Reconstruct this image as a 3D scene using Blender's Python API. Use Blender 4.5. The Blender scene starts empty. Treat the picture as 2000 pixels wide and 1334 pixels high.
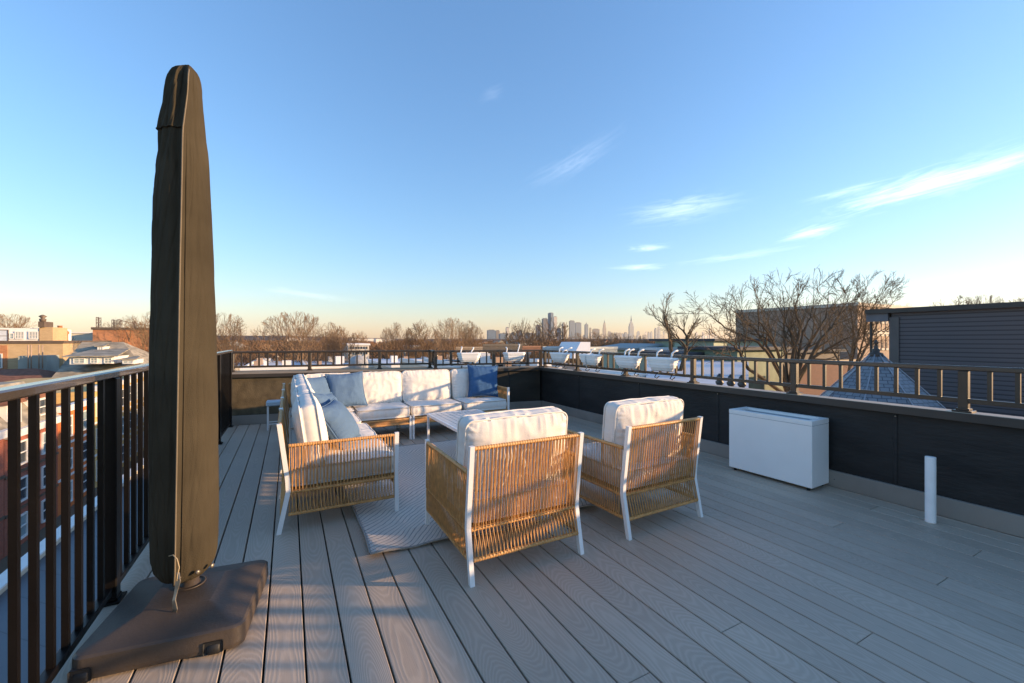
import bpy, math, random
from math import sin, cos, pi, radians, sqrt, atan2
from mathutils import Vector, Matrix, noise
random.seed(7)
SC = bpy.context.scene
COL = SC.collection
# ------------------------------------------------------------------ camera
H = 1.262; F = 820.0; TH = radians(28.0)
cam = bpy.data.objects.new('camera', bpy.data.cameras.new('camera'))
COL.objects.link(cam); SC.camera = cam
cam.location = (0, 0, H)
cam.rotation_euler = (radians(90), 0, -TH)
cam.data.sensor_width = 36.0
cam.data.lens = 36.0 * F / 2000.0
cam.data.shift_y = -3.0 / 2000.0
cam.data.clip_start = 0.05
cam.data.clip_end = 40000
# ------------------------------------------------------------------ light
SUN_EL = radians(10.6); SUN_AZ = radians(118.0)        # azimuth clockwise from +Y
SUNV = Vector((sin(SUN_AZ)*cos(SUN_EL), cos(SUN_AZ)*cos(SUN_EL), sin(SUN_EL)))
sl = bpy.data.lights.new('sun', 'SUN'); sl.energy = 3.8; sl.angle = radians(0.6); sl.color = (1.0, 0.66, 0.36)
so = bpy.data.objects.new('sun', sl); COL.objects.link(so)
so.rotation_euler = SUNV.to_track_quat('Z', 'Y').to_euler()
so.location = SUNV*50
SC.view_settings.view_transform = 'Standard'; SC.view_settings.look = 'None'
SC.view_settings.exposure = 1.26; SC.view_settings.gamma = 1.0
SC.cycles.max_bounces = 6; SC.cycles.diffuse_bounces = 3; SC.cycles.glossy_bounces = 3
SC.cycles.transparent_max_bounces = 6; SC.cycles.volume_bounces = 1; SC.cycles.use_denoising = True
W = bpy.data.worlds.new('World'); SC.world = W; W.use_nodes = True
def build_world():
    nt = W.node_tree; N = nt.nodes; L = nt.links; N.clear()
    out = N.new('ShaderNodeOutputWorld'); bg = N.new('ShaderNodeBackground')
    sky = N.new('ShaderNodeTexSky'); sky.sky_type = 'NISHITA'; sky.sun_disc = False
    sky.sun_elevation = SUN_EL; sky.sun_rotation = SUN_AZ
    sky.air_density = 1.4; sky.dust_density = 0.3; sky.ozone_density = 6.0; sky.altitude = 0
    tc = N.new('ShaderNodeTexCoord')
    def math_(op, a, b=None, clamp=False):
        n = N.new('ShaderNodeMath'); n.operation = op; n.use_clamp = clamp
        for i, v in enumerate((a, b)):
            if v is None: continue
            if isinstance(v, (int, float)): n.inputs[i].default_value = v
            else: L.new(v, n.inputs[i])
        return n.outputs[0]
    sep = N.new('ShaderNodeSeparateXYZ'); L.new(tc.outputs['Generated'], sep.inputs[0])
    az = math_('ARCTAN2', sep.outputs[0], sep.outputs[1])     # azimuth, clockwise from +Y
    el = math_('ARCSINE', sep.outputs[2])
    # streaky cirrus noise in azimuth / elevation
    def coords(ca, ce, tilt, sx, sy):
        a = math_('SUBTRACT', az, ca); e = math_('SUBTRACT', el, ce)
        c, s = cos(tilt), sin(tilt)
        u = math_('ADD', math_('MULTIPLY', a, c), math_('MULTIPLY', e, s))
        v = math_('SUBTRACT', math_('MULTIPLY', e, c), math_('MULTIPLY', a, s))
        return u, v
    total = None
    # azimuth, elevation, tilt, half length, half height, strength, streak scale (all degrees)
    for (ca, ce, tilt, ha, he, st, sd) in CLOUDS:
        u, v = coords(radians(ca), radians(ce), radians(tilt), 1, 1)
        cx = N.new('ShaderNodeCombineXYZ')
        L.new(math_('MULTIPLY', u, 7.0), cx.inputs[0]); L.new(math_('MULTIPLY', v, 60.0), cx.inputs[1]); cx.inputs[2].default_value = sd
        nz = N.new('ShaderNodeTexNoise'); nz.inputs['Scale'].default_value = 1.6; nz.inputs['Detail'].default_value = 12.0
        nz.inputs['Roughness'].default_value = 0.70; nz.inputs['Distortion'].default_value = 1.1
        L.new(cx.outputs[0], nz.inputs['Vector'])
        uu = math_('DIVIDE', u, radians(ha)); vv = math_('DIVIDE', v, radians(he))
        r2 = math_('ADD', math_('MULTIPLY', uu, uu), math_('MULTIPLY', vv, vv))
        m = math_('POWER', 2.718, math_('MULTIPLY', r2, -1.0))
        d = math_('ADD', math_('MULTIPLY', nz.outputs['Fac'], 1.9), math_('MULTIPLY', m, 0.62))
        d = math_('SUBTRACT', d, 1.12)
        d = math_('MULTIPLY', math_('MULTIPLY', d, m), st*1.9, True)
        total = d if total is None else math_('MAXIMUM', total, d)
    mix = N.new('ShaderNodeMixRGB'); mix.blend_type = 'ADD'
    gm = N.new('ShaderNodeGamma'); gm.inputs[1].default_value = 0.85; L.new(sky.outputs[0], gm.inputs[0])
    tn = N.new('ShaderNodeMixRGB'); tn.blend_type = 'MULTIPLY'; tn.inputs[0].default_value = 1.0; L.new(gm.outputs[0], tn.inputs[1]); tn.inputs[2].default_value = (1.22*K_G, 0.98*K_G, 0.94*K_G, 1)
    hs = N.new('ShaderNodeHueSaturation'); hs.inputs['Saturation'].default_value = 1.05; hs.inputs['Value'].default_value = 0.96; L.new(tn.outputs[0], hs.inputs['Color'])
    L.new(total, mix.inputs[0]); L.new(hs.outputs[0], mix.inputs[1]); mix.inputs[2].default_value = (2.6, 2.45, 2.3, 1)
    L.new(mix.outputs[0], bg.inputs[0]); bg.inputs[1].default_value = SKY_STRENGTH
    L.new(bg.outputs[0], out.inputs[0])
def pxdir(x, y):
    """azimuth / elevation in degrees of a photograph pixel (used to place the clouds in the sky)"""
    u = (x-1000)/F; v = (664-y)/F
    az = math.degrees(TH + math.atan(u)); el = math.degrees(math.atan2(v, sqrt(1+u*u)))
    return az, el
SKY_STRENGTH = 0.15; K_G = 0.15**-0.15
CLOUDS = []
for (x, y, tilt, ha, he, st, sd) in [(1800, 362, 8, 7.5, 1.5, .68, 1.3), (1940, 325, 9, 6.0, .9, .7, 4.1), (1335, 408, 4, 6.5, 1.6, .40, 17.7),
        (1125, 315, 24, 7.0, 1.7, .14, 2.9), (1585, 453, 8, 3.0, .7, .6, 11.3), (1265, 485, 0, 3.0, .5, .5, 5.9),
        (1250, 522, 0, 3.5, .45, .45, 8.8), (1440, 500, 3, 7, .5, .25, 3.1), (1650, 375, 5, 4.0, .6, .35, 9.1),
        (600, 575, -6, 6, .5, .16, 14.3), (960, 182, 20, 2.0, .9, .10, 6.6)]:
    a, e = pxdir(x, y); CLOUDS.append((a, e, tilt, ha, he, st, sd))
build_world()
HAZE = 0.2e-4
# ------------------------------------------------------------------ photo geometry helpers (world metres)
CR = (cos(TH), -sin(TH)); CF = (sin(TH), cos(TH))
def wxy(x, dep):
    lat = (x-1000)/F*dep
    return lat*CR[0]+dep*CF[0], lat*CR[1]+dep*CF[1]
def zat(y, dep): return H - (y-664)*dep/F
def dep_of(X, Y): return X*CF[0]+Y*CF[1]
def rayX(x, Y):
    u = (x-1000)/F
    return Y*(CR[0]*u+CF[0])/(CR[1]*u+CF[1])
def rayY(x, X):
    u = (x-1000)/F
    return X*(CR[1]*u+CF[1])/(CR[0]*u+CF[0])
# ------------------------------------------------------------------ object helpers
def tag(o, label=None, cat=None, group=None, kind=None):
    if label: o['label'] = label
    if cat: o['category'] = cat
    if group: o['group'] = group
    if kind: o['kind'] = kind
    return o
def empty(name, loc=(0, 0, 0), rz=0.0, label=None, cat=None, group=None):
    o = bpy.data.objects.new(name, None); COL.objects.link(o); o.empty_display_size = .2
    o.location = loc; o.rotation_euler = (0, 0, rz)
    return tag(o, label, cat, group)
def kids(o): return [c for c in bpy.data.objects if c.parent == o]
def copy_tree(o, parent=None):
    c = o.copy(); COL.objects.link(c)
    if parent: c.parent = parent
    for ch in kids(o): copy_tree(ch, c)
    return c
class MB:
    """collects geometry; world=True geometry is shifted into the parent's frame when built"""
    def __init__(s): s.v = []; s.f = []; s.uv = {}; s.sm = []
    def add(s, vs, fs, smooth=False):
        o = len(s.v); s.v += [tuple(v) for v in vs]
        s.f += [tuple(i+o for i in f) for f in fs]; s.sm += [smooth]*len(fs)
        return s
    def box(s, x0, x1, y0, y1, z0, z1, M=None):
        vs = [(x0,y0,z0),(x1,y0,z0),(x1,y1,z0),(x0,y1,z0),(x0,y0,z1),(x1,y0,z1),(x1,y1,z1),(x0,y1,z1)]
        if M: vs = [M @ Vector(v) for v in vs]
        return s.add(vs, [(0,3,2,1),(4,5,6,7),(0,1,5,4),(1,2,6,5),(2,3,7,6),(3,0,4,7)])
    def cbox(s, x0, x1, y0, y1, z0, z1, c=.003, M=None):
        """box with chamfered edges"""
        X=(x0,x1);Y=(y0,y1);Z=(z0,z1); vs=[]; idx={}
        for i in (0,1):
            for j in (0,1):
                for k in (0,1):
                    sx=c if i==0 else -c; sy=c if j==0 else -c; sz=c if k==0 else -c
                    for a,(dx,dy,dz) in enumerate(((0,sy,sz),(sx,0,sz),(sx,sy,0))):
                        idx[(i,j,k,a)]=len(vs); vs.append((X[i]+dx,Y[j]+dy,Z[k]+dz))
        if M: vs=[M@Vector(v) for v in vs]
        fs=[]
        def q(l): fs.append(tuple(idx[t] for t in l))
        for i in (0,1): q([(i,0,0,0),(i,1,0,0),(i,1,1,0),(i,0,1,0)][::(-1 if i==0 else 1)])
        for j in (0,1): q([(0,j,0,1),(1,j,0,1),(1,j,1,1),(0,j,1,1)][::(1 if j==0 else -1)])
        for k in (0,1): q([(0,0,k,2),(1,0,k,2),(1,1,k,2),(0,1,k,2)][::(-1 if k==0 else 1)])
        for i in (0,1):
            for j in (0,1): q([(i,j,0,0),(i,j,1,0),(i,j,1,1),(i,j,0,1)])
        for i in (0,1):
            for k in (0,1): q([(i,0,k,0),(i,1,k,0),(i,1,k,2),(i,0,k,2)])
        for j in (0,1):
            for k in (0,1): q([(0,j,k,1),(1,j,k,1),(1,j,k,2),(0,j,k,2)])
        for i in (0,1):
            for j in (0,1):
                for k in (0,1): q([(i,j,k,0),(i,j,k,1),(i,j,k,2)])
        return s.add(vs, fs)
    def bar(s, p, q, w, h=None, up=(0,0,1), c=0):
        """square bar from p to q"""
        p=Vector(p); q=Vector(q); h=h or w; d=(q-p); L=d.length; d.normalize()
        u=Vector(up)
        if abs(d.dot(u))>.95: u=Vector((1,0,0)) if abs(d.x)<.9 else Vector((0,1,0))
        a=d.cross(u).normalized(); b=a.cross(d).normalized()
        M=Matrix(((a.x,d.x,b.x,p.x),(a.y,d.y,b.y,p.y),(a.z,d.z,b.z,p.z),(0,0,0,1)))
        if c: return s.cbox(-w/2,w/2,0,L,-h/2,h/2,c,M)
        return s.box(-w/2,w/2,0,L,-h/2,h/2,M)
    def tube(s, pts, r, n=6, caps=True, smooth=True):
        pts=[Vector(p) for p in pts]; m=len(pts)
        rr=r if isinstance(r,(list,tuple)) else [r]*m
        vs=[]; t0=(pts[1]-pts[0]).normalized()
        u=Vector((0,0,1)) if abs(t0.z)<.9 else Vector((1,0,0))
        a=t0.cross(u).normalized()
        for i,p in enumerate(pts):
            t=(pts[min(i+1,m-1)]-pts[max(i-1,0)])
            if t.length<1e-9: t=t0
            t=t.normalized()
            a=(a-t*a.dot(t))
            if a.length<1e-6: a=t.orthogonal()
            a.normalize(); b=t.cross(a)
            for k in range(n):
                g=2*pi*k/n; vs.append(p+(a*cos(g)+b*sin(g))*rr[i])
        fs=[(i*n+k,i*n+(k+1)%n,(i+1)*n+(k+1)%n,(i+1)*n+k) for i in range(m-1) for k in range(n)]
        if caps: fs+= [tuple(range(n))[::-1], tuple((m-1)*n+k for k in range(n))]
        return s.add(vs,fs,smooth)
    def lathe(s, prof, c=(0,0,0), n=32, M=None, smooth=True):
        vs=[]
        for (r,z) in prof:
            for k in range(n):
                g=2*pi*k/n; v=Vector((c[0]+r*cos(g),c[1]+r*sin(g),c[2]+z)); vs.append(M@v if M else v)
        m=len(prof)
        fs=[(i*n+k,i*n+(k+1)%n,(i+1)*n+(k+1)%n,(i+1)*n+k) for i in range(m-1) for k in range(n)]
        fs+=[tuple(range(n))[::-1], tuple((m-1)*n+k for k in range(n))]
        return s.add(vs,fs,smooth)
    def prism(s, poly, z0, z1):
        n=len(poly); vs=[(x,y,z0) for x,y in poly]+[(x,y,z1) for x,y in poly]
        return s.add(vs,[tuple(range(n))[::-1],tuple(range(n,2*n))]+[(i,(i+1)%n,n+(i+1)%n,n+i) for i in range(n)])
    def build(s, name, mat, parent=None, world=True, loc=None, label=None):
        me=bpy.data.meshes.new(name)
        off=Vector((0,0,0))
        if parent is not None and world:
            top=parent
            while top.parent: top=top.parent
            T=Matrix.Translation(top.location)@Matrix.Rotation(top.rotation_euler.z,4,'Z')
            I=T.inverted(); vs=[I@Vector(v) for v in s.v]
        elif parent is None and loc is not None: vs=[Vector(v)-Vector(loc) for v in s.v]
        else: vs=s.v
        me.from_pydata([tuple(v) for v in vs],[],s.f)
        me.polygons.foreach_set('use_smooth', s.sm)
        for k,data in s.uv.items():
            at=me.attributes.new(k,'FLOAT_VECTOR','CORNER'); at.data.foreach_set('vector',data)
        me.validate(); me.update()
        me.materials.append(mat)
        o=bpy.data.objects.new(name,me); COL.objects.link(o)
        if parent is not None: o.parent=parent
        elif loc is not None: o.location=loc
        if label: o['label']=label
        return o
# ------------------------------------------------------------------ materials
MATS = {}
def mat(name, color, rough=.6, metal=0.0, var=.12, scale=3.0, bump=0.0, bscale=40.0, spec=.5, stretch=(1,1,1), detail=4, sheen=0, color2=None, coat=0):
    if name in MATS: return MATS[name]
    m=bpy.data.materials.new(name); m.use_nodes=True; nt=m.node_tree; N=nt.nodes; L=nt.links
    b=N['Principled BSDF']; b.inputs['Roughness'].default_value=rough; b.inputs['Metallic'].default_value=metal
    b.inputs['Specular IOR Level'].default_value=spec
    if sheen: b.inputs['Sheen Weight'].default_value=sheen
    if coat: b.inputs['Coat Weight'].default_value=coat
    tc=N.new('ShaderNodeTexCoord'); mp=N.new('ShaderNodeMapping'); mp.inputs['Scale'].default_value=stretch
    L.new(tc.outputs['Object'],mp.inputs[0])
    nz=N.new('ShaderNodeTexNoise'); nz.inputs['Scale'].default_value=scale; nz.inputs['Detail'].default_value=detail
    L.new(mp.outputs[0],nz.inputs['Vector'])
    rp=N.new('ShaderNodeValToRGB'); rp.color_ramp.elements[0].position=.3; rp.color_ramp.elements[1].position=.7
    c2=color2 or tuple(min(1,c*(1+var)) for c in color); c1=tuple(c*(1-var) for c in color) if not color2 else color
    rp.color_ramp.elements[0].color=(*c1,1); rp.color_ramp.elements[1].color=(*c2,1)
    L.new(nz.outputs['Fac'],rp.inputs[0]); L.new(rp.outputs[0],b.inputs['Base Color'])
    if bump:
        n2=N.new('ShaderNodeTexNoise'); n2.inputs['Scale'].default_value=bscale; n2.inputs['Detail'].default_value=5
        L.new(mp.outputs[0],n2.inputs['Vector'])
        bp=N.new('ShaderNodeBump'); bp.inputs['Strength'].default_value=bump; bp.inputs['Distance'].default_value=.01
        L.new(n2.outputs['Fac'],bp.inputs['Height']); L.new(bp.outputs[0],b.inputs['Normal'])
    MATS[name]=m; return m
def deck_mat():
    m=bpy.data.materials.new('composite_board'); m.use_nodes=True; nt=m.node_tree; N=nt.nodes; L=nt.links
    b=N['Principled BSDF']
    at=N.new('ShaderNodeAttribute'); at.attribute_name='board'
    sp=N.new('ShaderNodeSeparateXYZ'); L.new(at.outputs['Vector'],sp.inputs[0])
    def mt(op,a,b_=None,c=None):
        n=N.new('ShaderNodeMath'); n.operation=op
        for i,v in enumerate((a,b_,c)):
            if v is None: continue
            if isinstance(v,(int,float)): n.inputs[i].default_value=v
            else: L.new(v,n.inputs[i])
        return n.outputs[0]
    u,v,w=sp.outputs
    c1=N.new('ShaderNodeCombineXYZ'); L.new(mt('MULTIPLY',v,.75),c1.inputs[0]); L.new(mt('MULTIPLY',w,37.0),c1.inputs[1])
    n1=N.new('ShaderNodeTexNoise'); n1.inputs['Scale'].default_value=1.0; n1.inputs['Detail'].default_value=1.0
    L.new(c1.outputs[0],n1.inputs['Vector'])
    d=mt('MULTIPLY',mt('SUBTRACT',n1.outputs['Fac'],.28),.80)
    c2=N.new('ShaderNodeCombineXYZ'); L.new(mt('MULTIPLY',u,22.0),c2.inputs[0]); L.new(mt('MULTIPLY',v,5.0),c2.inputs[1]); L.new(w,c2.inputs[2])
    n2=N.new('ShaderNodeTexNoise'); n2.inputs['Scale'].default_value=1.0; n2.inputs['Detail'].default_value=3.0
    L.new(c2.outputs[0],n2.inputs['Vector'])
    r=mt('SQRT',mt('ADD',mt('MULTIPLY',u,u),mt('MULTIPLY',mt('MULTIPLY',d,d),.30)))
    r=mt('ADD',r,mt('MULTIPLY',n2.outputs['Fac'],.010))
    g=mt('SINE',mt('MULTIPLY',r,2*pi/.0056))
    g=mt('MULTIPLY_ADD',g,.5,.5); g=mt('POWER',g,1.6)
    c3=N.new('ShaderNodeCombineXYZ'); L.new(mt('MULTIPLY',u,300.0),c3.inputs[0]); L.new(mt('MULTIPLY',v,9.0),c3.inputs[1]); L.new(mt('MULTIPLY',w,91.0),c3.inputs[2])
    n3=N.new('ShaderNodeTexNoise'); n3.inputs['Scale'].default_value=1.0; n3.inputs['Detail'].default_value=3.0; L.new(c3.outputs[0],n3.inputs['Vector'])
    h=mt('ADD',mt('MULTIPLY',g,.55),mt('MULTIPLY',n3.outputs['Fac'],.45))
    rp=N.new('ShaderNodeValToRGB'); rp.color_ramp.elements[0].position=.12; rp.color_ramp.elements[1].position=.85
    rp.color_ramp.elements[0].color=(.425,.335,.250,1); rp.color_ramp.elements[1].color=(.505,.405,.308,1)
    L.new(h,rp.inputs[0])
    n4=N.new('ShaderNodeTexNoise'); n4.inputs['Scale'].default_value=1.3; n4.inputs['Detail'].default_value=5.0
    tc=N.new('ShaderNodeTexCoord'); L.new(tc.outputs['Object'],n4.inputs['Vector'])
    k=mt('ADD',mt('MULTIPLY',mt('SINE',mt('MULTIPLY',w,913.0)),.06),mt('MULTIPLY_ADD',n4.outputs['Fac'],.42,.79))
    mx=N.new('ShaderNodeVectorMath'); mx.operation='SCALE'; L.new(rp.outputs[0],mx.inputs[0]); L.new(k,mx.inputs['Scale'])
    L.new(mx.outputs[0],b.inputs['Base Color'])
    L.new(mt('MULTIPLY_ADD',n4.outputs['Fac'],.25,.42),b.inputs['Roughness'])
    bp=N.new('ShaderNodeBump'); bp.inputs['Strength'].default_value=.35; bp.inputs['Distance'].default_value=.0015
    L.new(h,bp.inputs['Height']); L.new(bp.outputs[0],b.inputs['Normal'])
    return m
M_deck=deck_mat()
M_black=mat('black_painted_metal',(.005,.004,.0035),.36,.0,.25,6,.05,60,.25)
M_bronze=mat('bronze_painted_metal',(.040,.029,.019),.38,.0,.15,5,.05,60,.6)
M_alu=mat('top_rail_paint',(.055,.045,.037),.25,.0,.1,5,.03,60,.7,coat=.4)
M_membrane=mat('black_membrane',(.020,.018,.017),.62,0,.35,2.0,.5,14,.35,(1,1,3.5),6)
M_membf=mat('sunlit_tone_membrane',(.10,.078,.045),.7,0,.35,9.0,.4,60,.3,(1,1,1),8)  # black membrane as it looks in sun, the sunlight put into its colour
M_ledge=mat('tan_ledge_coating',(.33,.24,.15),.8,0,.18,3,.1,40,.2,detail=8)
M_coping=mat('coping_metal',(.42,.33,.235),.45,.1,.15,2.5,.05,20,.5)
M_copdark=mat('coping_drip',(.045,.038,.032),.5,.1,.2,2.5)
M_base=mat('baseboard_composite',(.26,.225,.19),.6,0,.12,3,.1,50,.4,(1,1,1))
M_white=mat('white_powder_coat',(.80,.78,.75),.38,0,.03,5,.02,80)
M_rattan=mat('rattan_cord',(.58,.30,.10),.45,0,.22,30,.15,200,.5)
M_cushion=mat('offwhite_fabric',(.75,.70,.635),.9,0,.03,8,.25,350,.15)
M_pipe_f=mat('offwhite_piping',(.76,.71,.64),.9,0,.03,8,.1,350,.2)
M_lblue=mat('light_blue_fabric',(.095,.165,.27),.85,0,.08,6,.3,400,.15)
M_dblue=mat('deep_blue_fabric',(.05,.12,.25),.85,0,.10,6,.3,400,.15)
M_umb=mat('brown_umbrella_canvas',(.052,.043,.028),.95,0,.20,4,.4,260,.12,detail=12)
M_umbs=mat('umbrella_stitching',(.15,.12,.08),.8,0,.1,30)
M_basepl=mat('brown_plastic',(.060,.046,.035),.48,0,.15,7,.15,90,.5)
M_rubber=mat('black_rubber',(.012,.012,.012),.6,0,.1,5)
M_steel=mat('weathered_steel',(.28,.24,.19),.4,.7,.3,20)
M_plant=mat('white_planter_plastic',(.88,.84,.80),.45,0,.03,3,.02,30)
M_pvc=mat('white_pvc',(.84,.80,.76),.5,0,.06,9)
M_slot=mat('grey_slot',(.33,.34,.36),.6,0,.1,5)
M_hang=mat('white_box_plastic',(.83,.82,.80),.4,0,.04,8)
M_tabletop=mat('white_table_slats',(.58,.55,.51),.35,0,.05,7,.02,60)
M_void=mat('deck_joist_dark',(.02,.02,.02),.9)
# ------------------------------------------------------------------ deck
SP=.1445; X0=.059; GAP=.0078; YF=7.9; YB=-2.4
def boards():
    mb=MB(); bd=[]
    joints={}
    for (x,y) in [(1248,1323),(1635,1026),(1687,1247),(1430,1224),(1840,1135),(1908,1081),(1708,992)]:
        dep=F*H/(y-664); X,Y=wxy(x,dep); joints.setdefault(math.floor((X-X0)/SP),[]).append(Y)
    for k in range(-6,29):
        a=X0+k*SP+GAP/2; b=X0+(k+1)*SP-GAP/2
        if a<-.80: a=-.80
        if a>=4.16 or b<=-.8: continue
        b=min(b,4.16)
        cuts=sorted(joints.get(k,[])+([random.uniform(-1.5,-.3)] if random.random()<.5 else []))
        ys=[YB]+cuts+[7.55]
        for j in range(len(ys)-1):
            y0=ys[j]+(.0015 if j else 0); y1=ys[j+1]-(.0015 if j<len(ys)-2 else 0)
            w=random.random()*9; off=random.random()*30; c=.0025; xc=(a+b)/2
            n0=len(mb.f)
            vs=[(a,y0,-.025),(b,y0,-.025),(b,y1,-.025),(a,y1,-.025),(a,y0,-c),(b,y0,-c),(b,y1,-c),(a,y1,-c),(a+c,y0+c,0),(b-c,y0+c,0),(b-c,y1-c,0),(a+c,y1-c,0)]
            fs=[(0,1,5,4),(1,2,6,5),(2,3,7,6),(3,0,4,7),(4,5,9,8),(5,6,10,9),(6,7,11,10),(7,4,8,11),(8,9,10,11)]
            mb.add(vs,fs)
            for f in fs:
                for i in f: bd += [vs[i][0]-xc, vs[i][1]+off, w]
    mb.uv['board']=bd
    o=mb.build('deck',M_deck); tag(o,kind='structure')
    m2=MB(); m2.box(-.82,4.2,YB,8.2,-.30,-.05)
    tag(m2.build('roof_slab',M_void),kind='structure')
boards()
# ------------------------------------------------------------------ parapets
CORN=(4.13,6.62); FL=(-.72,7.42)
t=empty('parapet_wall',(4.2,2,0),0,'long low black membrane wall with thin metal coping on the right side of the deck','wall')
m=MB(); m.box(4.15,4.215,-2.4,7.0,-.3,.715); m.build('wall_panel',M_membrane,t)
m=MB(); m.cbox(4.105,4.235,-2.4,6.60,.738,.760,.004); m.build('coping',M_coping,t)
m=MB(); m.box(4.098,4.104,-2.4,6.59,.70,.757); m.box(4.10,4.15,-2.4,6.56,.716,.737); m.build('drip_edge',M_copdark,t)
m=MB(); m.cbox(4.118,4.1495,-2.4,6.60,.002,.140,.004); m.build('baseboard',M_base,t)
for Y in (1.476,3.0,4.18,5.5,-.1,-1.6):
    m=MB(); m.cbox(4.144,4.151,Y-.012,Y+.012,.142,.698,.002); m.build('seam_strip',M_membrane,t)
    m=MB(); m.lathe([(.006,0),(.006,.002),(.003,.004)],(0,0,0),8,Matrix.Translation((4.144,Y,.672))@Matrix.Rotation(-pi/2,4,'Y')); m.build('screw',M_steel,t)
    m=MB(); m.lathe([(.004,0),(.004,.0015),(.002,.002)],(0,0,0),8,Matrix.Translation((4.1178,Y+.4,.07))@Matrix.Rotation(-pi/2,4,'Y')); m.build('screw',M_copdark,t)
dx,dy=CORN[0]-FL[0],CORN[1]-FL[1]; LW=sqrt(dx*dx+dy*dy); AW=atan2(dy,dx)
MW=Matrix.Translation((FL[0],FL[1],0))@Matrix.Rotation(AW,4,'Z')       # x along the far wall, y away from the deck
t=empty('parapet_wall',(1.7,7.1,0),0,'low membrane wall with deep tan ledge across the far end of the deck behind the sofa','wall')
m=MB(); m.box(-.35,2.9,0,.75,-.3,.715,MW); m.build('wall_panel',M_membf,t)  # same membrane as the next panel, painted in its sunlit tone
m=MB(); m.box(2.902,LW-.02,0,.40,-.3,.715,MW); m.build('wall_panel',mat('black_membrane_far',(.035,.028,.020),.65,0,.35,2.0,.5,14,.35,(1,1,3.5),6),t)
m=MB(); m.cbox(-.38,LW+.3,-.035,.42,.738,.758,.004,MW); m.cbox(-.38,2.95,.421,.80,.738,.756,.004,MW); m.build('coping',M_ledge,t)
m=MB(); m.box(-.37,LW+.0,-.041,-.036,.705,.757,MW); m.build('drip_edge',M_copdark,t)
m=MB(); m.cbox(-.3,LW-.01,-.028,-.001,.002,.140,.004,MW); m.build('baseboard',M_base,t)
for s_ in (1.3,3.1,4.3):
    m=MB(); m.cbox(s_-.012,s_+.012,-.006,.001,.142,.70,.002,MW); m.build('seam_strip',M_membrane,t)
# ------------------------------------------------------------------ railings
def railing(t, M, L, posts, zb, zt, zfoot, mat_, matt, sp=.125, bw=.020, pw=.050, rw=.055, feet=True):
    m=MB(); m.cbox(-.03,L+.03,-rw/2,rw/2,zt-.035,zt,.006,M); m.build('top_rail',matt,t)
    m=MB(); m.cbox(0,L,-.018,.018,zb,zb+.032,.003,M); m.build('bottom_rail',mat_,t)
    for i,p in enumerate(posts):
        m=MB(); m.cbox(p-pw/2,p+pw/2,-pw/2,pw/2,zfoot,zt-.036,.004,M)
        if feet:
            m.cbox(p-.05,p+.05,-.05,.05,zfoot,zfoot+.012,.003,M); m.cbox(p-.034,p+.034,-.034,.034,zfoot+.012,zfoot+.026,.003,M)
        m.build('post',mat_,t)
        if i+1<len(posts):
            q=posts[i+1]; n=max(1,round((q-p)/sp)); 
            for k in range(1,n):
                x=p+(q-p)*k/n; b=MB(); b.box(x-bw/2,x+bw/2,-bw/2,bw/2,zb+.031,zt-.034,M); b.build('baluster',mat_,t)
# left, beside the umbrella (runs along Y)
t=empty('metal_railing',(-.74,2.4,0),0,'tall black baluster railing with shiny top rail behind the closed umbrella','railing')
ML=Matrix.Translation((-.76,-1.0,0))@Matrix.Rotation(pi/2,4,'Z')
railing(t,ML,8.38,[0.02,1.4,2.55,3.70,5.2,6.2,7.17,8.3],.045,1.115,0.001,M_black,M_alu,.115,.0205,.060,.060)
# right, on the parapet (runs along Y)
t=empty('metal_railing',(4.25,2.4,.76),0,'bronze baluster railing standing on the right parapet coping','railing')
MR=Matrix.Translation((4.17,-2.4,0))@Matrix.Rotation(pi/2,4,'Z')
py=[2.222+1.113*k for k in range(-4,4)]
py=[p for p in py if p>-2.4]+[6.55]
py[-2]=5.56
railing(t,MR,8.97,[p+2.4 for p in py],.822,1.082,.760,M_bronze,M_alu,.125,.022,.050,.050)
# far, right section close to the edge
t=empty('metal_railing',(3.0,6.95,.76),0,'short stretch of bronze railing on the far coping between the setback and the corner','railing')
MF=MW@Matrix.Translation((0,.07,0))
railing(t,MF,LW+.05,[2.98,4.02,LW+.02],.818,1.082,.758,M_bronze,M_bronze,.125,.022,.050,.045)
for o in kids(t):
    if o.name.startswith('top_rail') or o.name.startswith('bottom_rail'):
        for v in o.data.vertices:
            w=MW.inverted()@(v.co+t.location)
            if w.x<2.5: w.x=2.96; v.co=(MW@w)-t.location
t=empty('metal_railing',(.8,7.8,.76),0,'bronze railing set back on the deep far ledge behind the sofa','railing')
MG=MW@Matrix.Translation((-.3,.50,0))
railing(t,MG,3.26,[.15,1.26,2.37,3.24],.818,1.082,.757,M_bronze,M_bronze,.125,.022,.050,.045)
MK=MW@Matrix.Translation((2.96,.10,0))@Matrix.Rotation(pi/2,4,'Z')
m=MB(); m.cbox(-.02,.38,-.022,.022,1.048,1.082,.005,MK); m.cbox(0,.38,-.018,.018,.82,.85,.003,MK); m.build('return_rail',M_bronze,t)
for x in (.12,.25):
    m=MB(); m.box(x-.011,x+.011,-.011,.011,.85,1.05,MK); m.build('baluster',M_bronze,t)
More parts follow.
